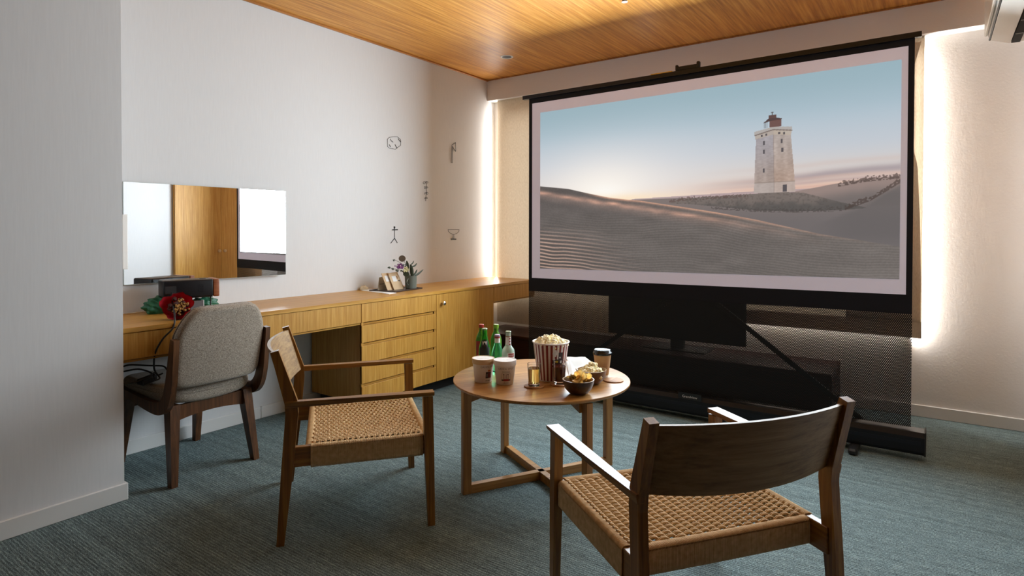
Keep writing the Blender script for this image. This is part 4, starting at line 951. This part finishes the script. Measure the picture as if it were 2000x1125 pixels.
# popcorn
_b = bmesh.new(); bmesh.ops.create_icosphere(_b, subdivisions=2, radius=1.0); ICO_V = np.array([v.co[:] for v in _b.verts]); ICO_F = np.array([[v.index for v in f.verts] for f in _b.faces]); _b.free()
def popcorn_heap(name, c, rad, base_z, hgt, count, label, parent=None, size=0.0085, seed=1):
    rng = random.Random(seed); V = []; Fc = []
    for _ in range(count):
        r = rad*math.sqrt(rng.random()); a = rng.random()*2*PI; z = base_z+hgt*(1-(r/rad)**2)*rng.uniform(0.35, 1.0)+rng.uniform(-0.004, 0.004)
        ctr = np.array([r*math.cos(a), r*math.sin(a), z]); sz = size*rng.uniform(0.8, 1.2)
        for j in range(rng.randint(4, 6)):
            d = np.array([rng.uniform(-1, 1), rng.uniform(-1, 1), rng.uniform(-0.6, 1)]); sc = np.array([rng.uniform(0.4, 0.7) for _ in range(3)])*sz
            Fc.append(ICO_F+len(V)*len(ICO_V)); V.append(ICO_V*sc*(1+0.12*np.sin(ICO_V[:, :1]*5+j))+ctr+d*sz*0.62)
    V = np.concatenate(V); Fc = np.concatenate(Fc); me = bpy.data.meshes.new(name); me.from_pydata(V.tolist(), [], Fc.tolist()); me.polygons.foreach_set('use_smooth', np.ones(len(Fc), bool)); me.materials.append(M['popcorn'])
    o = bpy.data.objects.new(name, me); COL.objects.link(o); o.location = c; tag(o, label, 'popcorn', None, 'stuff'); return o
pb_ = on_table(1077.5, 747, 0.062)
bk = thing('popcorn_bucket', 'red and white striped paper bucket', 'bucket', pb_)
NS = 96
lathe_obj('bucket_wall', [(0.060, 0.0), (0.0625, 0.002), (0.0635, 0.006), (0.0845, 0.176), (0.0850, 0.180)], [M['stripe_white'], M['stripe_red']], bk, NS, True, matf=lambda k_, i: (1 if (i % 4) < 2 else 0) if 2 == k_ else 0)
bm = bmesh.new(); tube(bm, [(0.0862*math.cos(2*PI*i/64), 0.0862*math.sin(2*PI*i/64), 0.181) for i in range(64)], 0.0032, 8, closed=True); finish('rolled_rim', bm, M['stripe_white'], bk, True)
lathe_obj('inside', [(0.0, 0.150), (0.080, 0.150), (0.0842, 0.180)], M['stripe_white'], bk, 48, False)
rf = lambda z: 0.0635+0.021*(z-0.006)/0.17
a0 = face_cam(pb_)
bm = bmesh.new(); A0 = a0+0.42
wrap_quad(bm, rf, A0, -0.024, 0.030, 0.075, 0.110, 0.0006, 0, 8); wrap_quad(bm, rf, A0, 0.004, 0.028, 0.110, 0.142, 0.0006, 0, 8)
finish('print_patch', bm, M['print_dark'], bk)
bm = bmesh.new()
for x, z, s in ((-0.012, 0.150, 0.006), (-0.019, 0.138, 0.0075), (-0.007, 0.139, 0.008), (-0.014, 0.129, 0.007), (-0.018, 0.112, 0.006), (-0.016, 0.100, 0.0055), (-0.020, 0.087, 0.005), (0.012, 0.118, 0.004), (0.018, 0.096, 0.005)):
    r = rf(z)+0.0012; vs = [bm.verts.new((r*math.cos(A0+(x+s*math.cos(2*PI*i/12))/r), r*math.sin(A0+(x+s*math.cos(2*PI*i/12))/r), z+s*math.sin(2*PI*i/12))) for i in range(12)]; bm.faces.new(vs)
finish('print_popcorn', bm, M['label_white'], bk)
bm = bmesh.new(); wrap_quad(bm, rf, A0, -0.012, 0.002, 0.092, 0.104, 0.0016, 0, 4); finish('print_spot', bm, M['yellow'], bk)
popcorn_heap('popcorn', pb_+Vector((0, 0, 0.160)), 0.072, 0.004, 0.040, 170, 'heap of popcorn filling the striped bucket', size=0.0135, seed=2)
# glasses on coasters
def coaster(px, py, label, r=0.046):
    p = on_table(px, py); o = lathe_obj('coaster', [(r-0.001, 0.0), (r, 0.001), (r, 0.0045), (r-0.001, 0.005), (0.0, 0.005)], M['cork'], None, 48, True); o.location = p; tag(o, label, 'coaster', 'round coasters'); return p
def tumbler(p, liquid, lh, label):
    t_ = thing('drinking_glass', label, 'glass', (p.x, p.y, TZ+0.005), 0, 'drinking glasses on coasters')
    lathe_obj('glass_wall', [(0.024, 0.0), (0.0260, 0.002), (0.0265, 0.014), (0.0305, 0.100), (0.0303, 0.101), (0.0290, 0.100), (0.0252, 0.014), (0.0, 0.012)], M['glass'], t_, 40, True)
    lathe_obj('drink', [(0.0246, 0.0128), (0.0250, 0.0145), (0.0250+0.0038*(lh-0.014)/0.086, lh), (0.0, lh)], liquid, t_, 40, True)
p = coaster(1043, 755, 'round brown coaster under the glass of beer'); tumbler(p, M['beer'], 0.078, 'glass of pale golden beer on a coaster')
p = coaster(1093, 751, 'round brown coaster under the glass of dark red drink'); tumbler(p, M['wine'], 0.080, 'glass of dark red drink on a coaster')
coaster(1198, 743.5, 'round brown coaster below the paper coffee cup', 0.047)
# bowls
def bowl(px, py, r, h_, mat, label):
    p = on_table(px, py, r*0.42); t_ = thing('snack_bowl', label, 'bowl', p, 0, 'wooden snack bowls')
    out = [(r*0.44, 0.0), (r*0.60, 0.006), (r*0.84, h_*0.38), (r*0.965, h_*0.75), (r, h_)]
    lathe_obj('shell', out, mat, t_, 48, True); lathe_obj('inner_face', [(r, h_), (r-0.0035, h_), (r*0.90, h_*0.7), (r*0.70, h_*0.35), (r*0.45, 0.014), (0.0, 0.012)], M['bowl_rim'], t_, 48, False)
    return p
p1_ = bowl(1131, 772.5, 0.069, 0.064, M['bowl_dark'], 'dark wooden bowl of potato chips at the table edge')
p2_ = bowl(1157, 752, 0.069, 0.066, M['bowl_mid'], 'brown wooden bowl of popcorn behind the chip bowl')
popcorn_heap('popcorn', p2_+Vector((0, 0, 0.040)), 0.052, 0.006, 0.042, 62, 'heap of popcorn in the brown wooden bowl', size=0.0135, seed=5)
chip_me = None
rng = random.Random(11)
for k in range(26):
    bm = bmesh.new(); R = 0.021; rings = []
    for j in range(5):
        rr = R*j/4; rings.append([(rr*math.cos(2*PI*i/14), rr*0.82*math.sin(2*PI*i/14), 0.35*(rr*math.cos(2*PI*i/14))**2/R*1.4-0.0018*math.sin(3*2*PI*i/14)*j/4) for i in range(14)] if j else None)
    if chip_me is None:
        cv = bm.verts.new((0, 0, 0)); prev = None
        for j in range(1, 5):
            cur = [bm.verts.new(q) for q in rings[j]]
            for i in range(14):
                if prev is None: bm.faces.new((cv, cur[i], cur[(i+1) % 14]))
                else: bm.faces.new((prev[i], cur[i], cur[(i+1) % 14], prev[(i+1) % 14]))
            prev = cur
        r_ = bmesh.ops.solidify(bm, geom=bm.faces[:], thickness=0.0012)
        o = finish('potato_chip', bm, M['chip'], None, True); chip_me = o.data
    else:
        bm.free(); o = bpy.data.objects.new('potato_chip', chip_me); COL.objects.link(o)
    a = rng.random()*2*PI; r = 0.046*math.sqrt(rng.random()); lay = k/26
    o.location = (p1_.x+r*math.cos(a), p1_.y+r*math.sin(a), TZ+0.046+0.036*lay*(1-(r/0.075)**2)+0.002); o.rotation_euler = (rng.uniform(-0.9, 0.9), rng.uniform(-0.9, 0.9), rng.uniform(0, 6)); s = rng.uniform(0.95, 1.25); o.scale = (s, s, s)
    tag(o, 'golden potato chip among the others in the dark bowl', 'potato chip', 'potato chips in the dark bowl')
# paper coffee cup
pc = on_table(1178, 740, 0.028); t_ = thing('coffee_cup', 'kraft paper coffee cup with a black lid', 'cup', pc)
rf = lambda z: 0.028+0.0135*z/0.118
lathe_obj('cup_wall', [(0.0272, 0), (0.0280, 0.0015), (rf(0.118), 0.118)], M['paper_white'], t_, 40, True)
lathe_obj('sleeve', [(rf(0.016)+0.0008, 0.016), (rf(0.112)+0.0010, 0.112), (rf(0.112), 0.1122)], M['kraft'], t_, 40, False)
lathe_obj('lid', [(0.0425, 0.113), (0.0455, 0.114), (0.0462, 0.119), (0.0455, 0.123), (0.0430, 0.125), (0.0400, 0.134), (0.0385, 0.136), (0.0360, 0.1345), (0.0, 0.1335)], M['lid_black'], t_, 40, True)
ac0 = face_cam(pc); bm = bmesh.new()
bm.free()
bm = bmesh.new()
for zz in (0.030, 0.040, 0.050, 0.062, 0.072): wrap_quad(bm, rf, ac0+0.35, -0.010, 0.012, zz, zz+0.0012, 0.0016, 0, 4)
finish('printed_lines', bm, M['print_grey'], t_)
# paper napkins / bags, folded sheets
def sheet(name, quadpx, zs, label, matname='paper_white', mid=0.0):
    P3 = [at(px, py, 2, z) for (px, py), z in zip(quadpx, zs)]; c = sum(P3, Vector())/4; c.z = TZ
    bm = bmesh.new(); n = 10; g = []
    for i in range(n+1):
        row = []
        for j in range(n+1):
            s, q = i/n, j/n; p = (P3[0]*(1-s)+P3[1]*s)*(1-q)+(P3[3]*(1-s)+P3[2]*s)*q
            p = p+Vector((0, 0, mid*math.sin(PI*s)*math.sin(PI*q)+0.0015*math.sin(9*s+4*q)*math.sin(PI*s))); row.append(bm.verts.new(p-c))
        g.append(row)
    for i in range(n):
        for j in range(n): bm.faces.new((g[i][j], g[i+1][j], g[i+1][j+1], g[i][j+1]))
    bmesh.ops.solidify(bm, geom=bm.faces[:], thickness=0.0018)
    o = finish(name, bm, M[matname], None, True, 50); o.location = c; tag(o, label, 'napkin', 'folded paper napkins'); return o
sheet('paper_napkin', [(1104, 697), (1143, 697), (1162, 712), (1120, 722)], [TZ+0.026, TZ+0.030, TZ+0.006, TZ+0.004], 'white folded paper napkin between bucket and cup, upper one', mid=0.004)
sheet('paper_napkin', [(1106, 706), (1114, 704), (1129, 730), (1112, 734)], [TZ+0.020, TZ+0.022, TZ+0.004, TZ+0.004], 'white folded paper napkin beside the bucket, narrow lower one', mid=0.006)
sheet('kraft_napkin', [(1112, 706), (1128, 702), (1140, 722), (1130, 727)], [TZ+0.010, TZ+0.012, TZ+0.003, TZ+0.003], 'pale brown paper napkin under the white ones', 'kraft_pale')

# ------------------------------------------------------------------ things on the desk
DZ = 0.756
pm = at(808, 565, 2, DZ); pm = Vector((pm.x, pm.y+0.03, DZ))
mg = thing('plant_mug', 'grey green mug holding a small leafy plant with purple flowers', 'plant', (pm.x, pm.y, DZ+0.006))
lathe_obj('mug', [(0.040, 0), (0.043, 0.003), (0.046, 0.092), (0.047, 0.096), (0.044, 0.096), (0.043, 0.085), (0.0, 0.084)], M['mug'], mg, 36, True)
am = face_cam(pm); 
hp = [Vector((0.046+0.022*math.sin(PI*i/10), 0, 0.028+0.048*i/10)) for i in range(11)]; bm = bmesh.new(); tube(bm, hp, 0.0045, 8)
bmesh.ops.rotate(bm, verts=bm.verts, cent=(0, 0, 0), matrix=Matrix.Rotation(am-0.45, 3, 'Z')); finish('handle', bm, M['mug'], mg, True)
def blade(bm, pts, w0, mat=0):
    P = smooth_path(pts, 5); n = len(P); prev = None
    for i, p in enumerate(P):
        tg = (P[min(i+1, n-1)]-P[max(i-1, 0)]).normalized(); side = tg.cross(Vector((math.cos(YAW), math.sin(YAW), 0.25))).normalized(); ww = w0*(math.sin(PI*(0.12+0.86*i/(n-1)))**0.8)
        cur = [bm.verts.new(p-side*ww), bm.verts.new(p+Vector((AF.x, AF.y, 0))*0.002), bm.verts.new(p+side*ww)]
        if prev:
            for k_ in range(2): bm.faces.new((prev[k_], prev[k_+1], cur[k_+1], cur[k_])).material_index = mat
        prev = cur
def PL(px, py, dy=0.0): # point on plane of plant, local to the mug
    p = at(px, py, 1, pm.y+dy); return Vector((p.x-pm.x, p.y-pm.y, p.z-DZ-0.006))
for pts, ww in (([(808, 541), (818, 534), (827, 526)], 0.0075), ([(806, 541), (811, 534), (815, 526)], 0.0075), ([(805, 541), (804, 528), (802, 516)], 0.0150), ([(801, 522), (810, 519), (814, 514)], 0.0065), ([(800, 518), (806, 514), (808, 509)], 0.0045), ([(798, 524), (796, 516), (794, 509)], 0.010), ([(800, 541), (790, 533), (783, 527)], 0.006)):
    bm = bmesh.new(); blade(bm, [PL(*q) for q in pts], ww); o = finish('leaf', bm, M['leaf'], mg, True); md = o.modifiers.new('t', 'SOLIDIFY'); md.thickness = 0.001
for (px, py, r, mt) in ((785.5, 505, 0.026, 'leaf_b'), (793, 535, 0.022, 'leaf')):
    c = PL(px, py, -0.01); bm = bmesh.new(); vs = [bm.verts.new(c+Vector((-math.sin(YAW)*r*math.cos(a)*-1, math.cos(YAW)*r*math.cos(a)*-1, r*0.92*math.sin(a)))) for a in [2*PI*i/18 for i in range(18)]]; bm.faces.new(vs)
    o = finish('round_leaf', bm, M[mt], mg); md = o.modifiers.new('t', 'SOLIDIFY'); md.thickness = 0.002
for pts in ([(800, 541), (790, 532), (780, 527), (772, 526)], [(800, 541), (792, 522), (780, 512), (770, 508)], [(800, 541), (797, 530), (788, 520), (784, 515)], [(780, 527), (768, 525), (760, 522)], [(800, 541), (798, 525), (788, 508)]):
    bm = bmesh.new(); tube(bm, smooth_path([PL(*q) for q in pts], 4), 0.0016, 5); finish('stem', bm, M['leaf'], mg, True)
def clump(nm, pts, mt, s, parent, loc=PL, n=14, seed=1):
    rng = random.Random(seed); bm = bmesh.new()
    for _ in range(n):
        px, py, sp_ = rng.choice(pts); c = loc(px+rng.uniform(-sp_, sp_), py+rng.uniform(-sp_, sp_)*0.7, rng.uniform(-0.02, 0.01))
        bmesh.ops.create_icosphere(bm, subdivisions=1, radius=s*rng.uniform(0.6, 1.1), matrix=Matrix.Translation(c) @ Matrix.Rotation(rng.uniform(0, 3), 4, 'X') @ Matrix.Scale(0.5, 4, (0, 0, 1)))
    return tag(finish(nm, bm, M[mt], parent), kind='stuff')
clump('purple_flowers', [(775, 519, 4), (781, 518, 4), (778, 522, 4), (784, 521, 4)], 'purple', 0.0095, mg, n=34, seed=3)
clump('cream_flowers', [(794, 525, 4), (792, 529, 3)], 'cream', 0.0095, mg, n=28, seed=4)
clump('small_leaves', [(770, 508, 2), (760, 522, 2), (766, 525, 2), (785, 530, 4), (790, 518, 3), (776, 529, 3)], 'leaf', 0.0085, mg, n=44, seed=5)
# tray with drip coffee bags and card
tr = thing('serving_tray', 'thin dark brown tray beside the plant mug', 'tray', (3.19, 3.30, DZ), math.radians(8))
bm = bmesh.new(); bx(bm, (-0.165, -0.115, 0.0), (0.165, 0.115, 0.004), 0.001); finish('tray_base', bm, M['tray'], tr)
bm = bmesh.new()
for a, b_ in (((-0.168, -0.118), (0.168, -0.112)), ((-0.168, 0.112), (0.168, 0.118)), ((-0.168, -0.112), (-0.162, 0.112)), ((0.162, -0.112), (0.168, 0.112))): bx(bm, (a[0], a[1], 0), (b_[0], b_[1], 0.010), 0.001)
finish('tray_rim', bm, M['tray'], tr)
def leaning_card(name, corners, y, th, mat, label, cat='card', lean=0.03, prints=()):
    P3 = []
    for i, (px, py) in enumerate(corners): P3.append(at(px, py, 1, y+(lean if i in (1, 2) else 0.0)))   # order: bl, tl, tr, br
    zb = DZ+0.0045; 
    P3[0].z = zb; P3[3].z = zb
    c = (P3[0]+P3[3])/2; bm = bmesh.new(); prism(bm, [q-c for q in P3], (0, th, 0)); 
    t2 = thing(name, label, cat, c); finish('sheet', bm, mat, t2)
    for (s0, s1, q0, q1, mt) in prints:
        bm = bmesh.new(); f = lambda s, q: ((P3[0]*(1-s)+P3[3]*s)*(1-q)+(P3[1]*(1-s)+P3[2]*s)*q)-c+Vector((0, -0.0008, 0))
        bm.faces.new([bm.verts.new(f(*x)) for x in ((s0, q0), (s1, q0), (s1, q1), (s0, q1))]); finish('print', bm, M[mt], t2)
    return t2
leaning_card('paper_pouch', [(757, 565.5), (745, 534), (758.5, 533), (769, 565)], 3.30, 0.004, M['kraft_pale'], 'narrow kraft paper pouch with a white label, left of its pair', 'pouch', 0.035, [(0.28, 0.95, 0.5, 0.85, 'label_white')])
leaning_card('paper_pouch', [(770, 564.5), (758, 534), (776, 531), (790, 563)], 3.285, 0.005, M['kraft_pale'], 'wide kraft paper pouch with a white label and stamp, nearest the mug', 'pouch', 0.035, [(0.22, 0.62, 0.48, 0.80, 'label_white'), (0.66, 0.80, 0.62, 0.78, 'cork'), (0.74, 0.86, 0.46, 0.54, 'print_dark')])
cc = leaning_card('welcome_card', [(738, 563), (741, 542), (765, 536), (768, 562)], 3.36, 0.003, M['card'], 'grey green standing card behind the pouches', 'card', 0.03)
bm = bmesh.new()
for k_ in range(5): bx(bm, (-0.052+k_*0.009, 0.004, 0.040), (-0.048+k_*0.009, 0.006, 0.045))
finish('caption_print', bm, M['ink'], cc)
# flat papers left of the tray
pp = at(740, 569, 2, DZ)
fp = thing('paper_bag', 'flat cream paper slip lying left of the tray', 'paper', (pp.x, pp.y, DZ))
c_ = [at(706, 567.5, 2, DZ), at(760, 574.5, 2, DZ), at(774, 572.5, 2, DZ), at(724, 564.5, 2, DZ)]
bm = bmesh.new(); prism(bm, [Vector((q.x-pp.x, q.y-pp.y, 0.0)) for q in c_], (0, 0, 0.0025)); finish('slip', bm, M['paper_white'], fp)
pq = at(716, 566.5, 2, DZ); cr = thing('crumpled_wrapper', 'small crumpled cream wrapper at the left end of the paper slip', 'wrapper', (pq.x, pq.y+0.03, DZ+0.0025))
bm = bmesh.new(); bmesh.ops.create_icosphere(bm, subdivisions=3, radius=0.03)
for v in bm.verts: v.co = Vector((v.co.x*1.3, v.co.y*0.8, max(0.0, v.co.z*0.9+0.006*math.sin(v.co.x*210)*math.cos(v.co.y*170))))
finish('wrapper', bm, M['cream_p'], cr)
# two wooden sticks at the left end
for (a, b_), lab in ((((249, 612.5), (291, 608.5)), 'lower of two thin wooden chopsticks at the left end of the desk'), (((252, 608.5), (298, 608)), 'upper of two thin wooden chopsticks at the left end of the desk')):
    A_, B_ = at(*a, 2, DZ+0.003), at(*b_, 2, DZ+0.003); A_.y = min(A_.y, 3.51); B_.y = min(B_.y, 3.505)
    if 'upper' in lab: A_.z += 0.001; A_.y -= 0.012; 
    bm = bmesh.new(); tube(bm, [A_-A_, B_-A_], 0.003, 6, rfun=lambda f: 0.003-0.0012*f); o = finish('chopstick', bm, M['kraft_pale'], None, True); o.location = A_; tag(o, lab, 'chopstick', 'wooden chopsticks')
# projector on a wire stand
pj = thing('projector', 'black box projector with a wooden end panel on the desk', 'projector', (1.686, 3.352, 0.838), math.radians(-16))
bm = bmesh.new(); bx(bm, (-0.137, -0.075, 0.0), (0.107, 0.075, 0.094), 0.008, seg=3); finish('body', bm, M['blackgloss'], pj, True, 35)
bm = bmesh.new(); bx(bm, (0.107, -0.077, -0.001), (0.137, 0.077, 0.095), 0.005, seg=2); finish('wood_end', bm, M['proj_wood'], pj, True, 35)
box('button', (0.05, -0.02, 0.094), (0.08, 0.0, 0.096), M['black'], pj, 0.001)
box('port_panel', (-0.128, -0.077, 0.025), (-0.075, -0.075, 0.065), M['black'], pj)
for i_ in range(5):
    for j_ in range(3): box('vent_slot', (0.030+j_*0.010, -0.0757, 0.028+i_*0.009), (0.036+j_*0.010, -0.075, 0.032+i_*0.009), M['alu_black'], pj)
st = thing('projector_stand', 'thin black wire stand under the projector', 'stand', (1.686, 3.352, DZ), math.radians(-16))
for x in (-0.12, 0.095):
    for y in (-0.06, 0.06): tube_obj('leg', [(x, y, 0), (x, y, 0.079)], 0.0035, M['black'], st, 8)
box('plate', (-0.13, -0.066, 0.078), (0.105, 0.066, 0.0815), M['black'], st)
# bouquet: red wrapped, green paper behind
bq = thing('wrapped_bouquet', 'bouquet of dried flowers wrapped in red paper', 'bouquet', (1.508, 3.085, DZ))
def ruffled(name, c, R0, R1, d, mat, parent, ruff=0.014, lobes=7, n=72, m_=8, seed=0):
    """flared crumpled cone opening along d"""
    d = Vector(d).normalized(); u_ = d.cross(Vector((0, 0, 1))).normalized(); v_ = u_.cross(d); bm = bmesh.new(); rng = random.Random(seed); ph = [rng.uniform(0, 6) for _ in range(4)]; rings = []
    for k_ in range(m_+1):
        f = k_/m_; R = R0+(R1-R0)*f**0.8; ring = []
        for i in range(n):
            a = 2*PI*i/n; q = math.sin(lobes*a+ph[0])+0.6*math.sin((lobes*2+1)*a+ph[1])+0.3*math.sin(lobes*4*a+ph[2]); r = R*(1+0.10*f*math.sin(3*a+ph[3]))+ruff*f*q*0.6
            p = Vector(c)+d*(0.10*f+ruff*0.5*f*q)+u_*r*math.cos(a)+v_*r*math.sin(a)
            p.z = max(0.003, p.z); ring.append(p)
        rings.append(ring)
    loft(bm, rings, cap=False); bmesh.ops.solidify(bm, geom=bm.faces[:], thickness=0.001); return finish(name, bm, mat, parent, True)
ruffled('red_paper', (0.01, 0.075, 0.040), 0.012, 0.071, (-0.35, -1.0, 0.30), M['redwrap'], bq, 0.0065, 5, seed=2)
bm = bmesh.new(); rng = random.Random(9)
for _ in range(60):
    a = rng.uniform(0, 2*PI); r = 0.038*math.sqrt(rng.random()); c = Vector((-0.012+r*math.cos(a), -0.030+rng.uniform(-0.02, 0.012), 0.066+r*math.sin(a)))
    bmesh.ops.create_icosphere(bm, subdivisions=1, radius=rng.uniform(0.003, 0.006), matrix=Matrix.Translation(c))
tag(finish('dried_flowers', bm, M['dryflower'], bq), kind='stuff')
bm = bmesh.new()
for _ in range(40):
    a = rng.uniform(0, 2*PI); r = 0.045*math.sqrt(rng.random()); c = Vector((-0.010+r*math.cos(a), -0.008+rng.uniform(-0.01, 0.02), 0.065+r*math.sin(a)))
    bmesh.ops.create_icosphere(bm, subdivisions=1, radius=rng.uniform(0.008, 0.013), matrix=Matrix.Translation(c))
tag(finish('dark_leaves', bm, M['darkflower'], bq), kind='stuff')
gb = thing('green_parcel', 'crumpled green wrapping paper bundle beneath the projector', 'wrapping', (1.68, 3.42, DZ))
def crumple(nm, c, sx, sy, sz, mat, parent, seed):
    rng = random.Random(seed); ph = [rng.uniform(0, 6) for _ in range(6)]; bm = bmesh.new(); bmesh.ops.create_icosphere(bm, subdivisions=4, radius=1.0)
    for v in bm.verts:
        k_ = 1+0.16*math.sin(5*v.co.x+ph[0])*math.cos(6*v.co.y+ph[1])+0.10*math.sin(11*v.co.z+9*v.co.x+ph[2])+0.06*math.sin(17*v.co.x+ph[3]); p = v.co*k_
        v.co = Vector((c[0]+p.x*sx, c[1]+p.y*sy, max(0.0, c[2]+p.z*sz)))
    finish(nm, bm, mat, parent, True)
crumple('green_paper', (-0.13, -0.02, 0.038), 0.075, 0.045, 0.050, M['greenwrap'], gb, 1); crumple('green_paper', (0.105, -0.03, 0.030), 0.075, 0.04, 0.036, M['greenwrap'], gb, 4); crumple('green_paper', (-0.01, 0.0, 0.018), 0.08, 0.035, 0.020, M['greenwrap'], gb, 6)
pgb = at(386, 600, 1, 3.24); gx = thing('small_box', 'small dark grey box with a pale edge beside the red bouquet', 'box', (pgb.x, 3.245, DZ))
box('box_body', (-0.045, -0.012, 0.0), (0.028, 0.012, 0.066), M['greybox'], gx, 0.001); box('pale_edge', (0.0285, -0.012, 0.0), (0.0315, 0.012, 0.068), M['label_white'], gx)

# ------------------------------------------------------------------ cables
def cable(pts, r, label, n=7):
    P = smooth_path(pts, n); c = P[0].copy(); bm = bmesh.new(); tube(bm, [p-c for p in P], r, 7); o = finish('cable', bm, M['cable'], None, True); o.location = c; tag(o, label, 'cable', 'black cables at the desk chair')
pts = [Vector((1.570, 3.300, 0.868)), at(337, 592, 1, 3.10), at(341, 615, 1, 3.02), at(338, 640, 1, 2.985), at(318, 662, 1, 2.985), at(303, 690, 1, 3.0), at(301, 718, 1, 3.05), at(306, 730, 1, 3.08)]
cable(pts, 0.0042, 'black power cable dropping from the projector over the desk edge')
cable([at(240, 716, 1, 3.12), at(256, 712.5, 1, 3.12), at(290, 714, 1, 3.12), at(318, 715, 1, 3.10), at(326, 722, 1, 3.08)], 0.0040, 'black cable running level above the chair seat')
cable([at(240, 726, 1, 3.10), at(268, 721, 1, 3.10), at(288, 725, 1, 3.08), at(305, 733, 1, 3.08), at(318, 729, 1, 3.08)], 0.0040, 'middle black cable sagging onto the chair seat')
cable([at(240, 750, 1, 3.06), at(262, 747, 1, 3.05), at(290, 737, 1, 3.05), at(302, 728, 1, 3.06), at(312, 738, 1, 3.04), at(303, 742, 1, 3.02), at(300, 734, 1, 3.02)], 0.0040, 'lowest black cable looped on the chair seat')
pad_ = at(291, 725, 1, 3.07); ad_ = box('power_adapter', (-0.045, -0.02, -0.014), (0.035, 0.02, 0.014), M['black'], None, 0.004); ad_.location = (pad_.x, 3.08, 0.485); ad_.rotation_euler = (0.1, -0.1, 0.3); tag(ad_, 'black power adapter lying on the chair seat among cables', 'adapter')
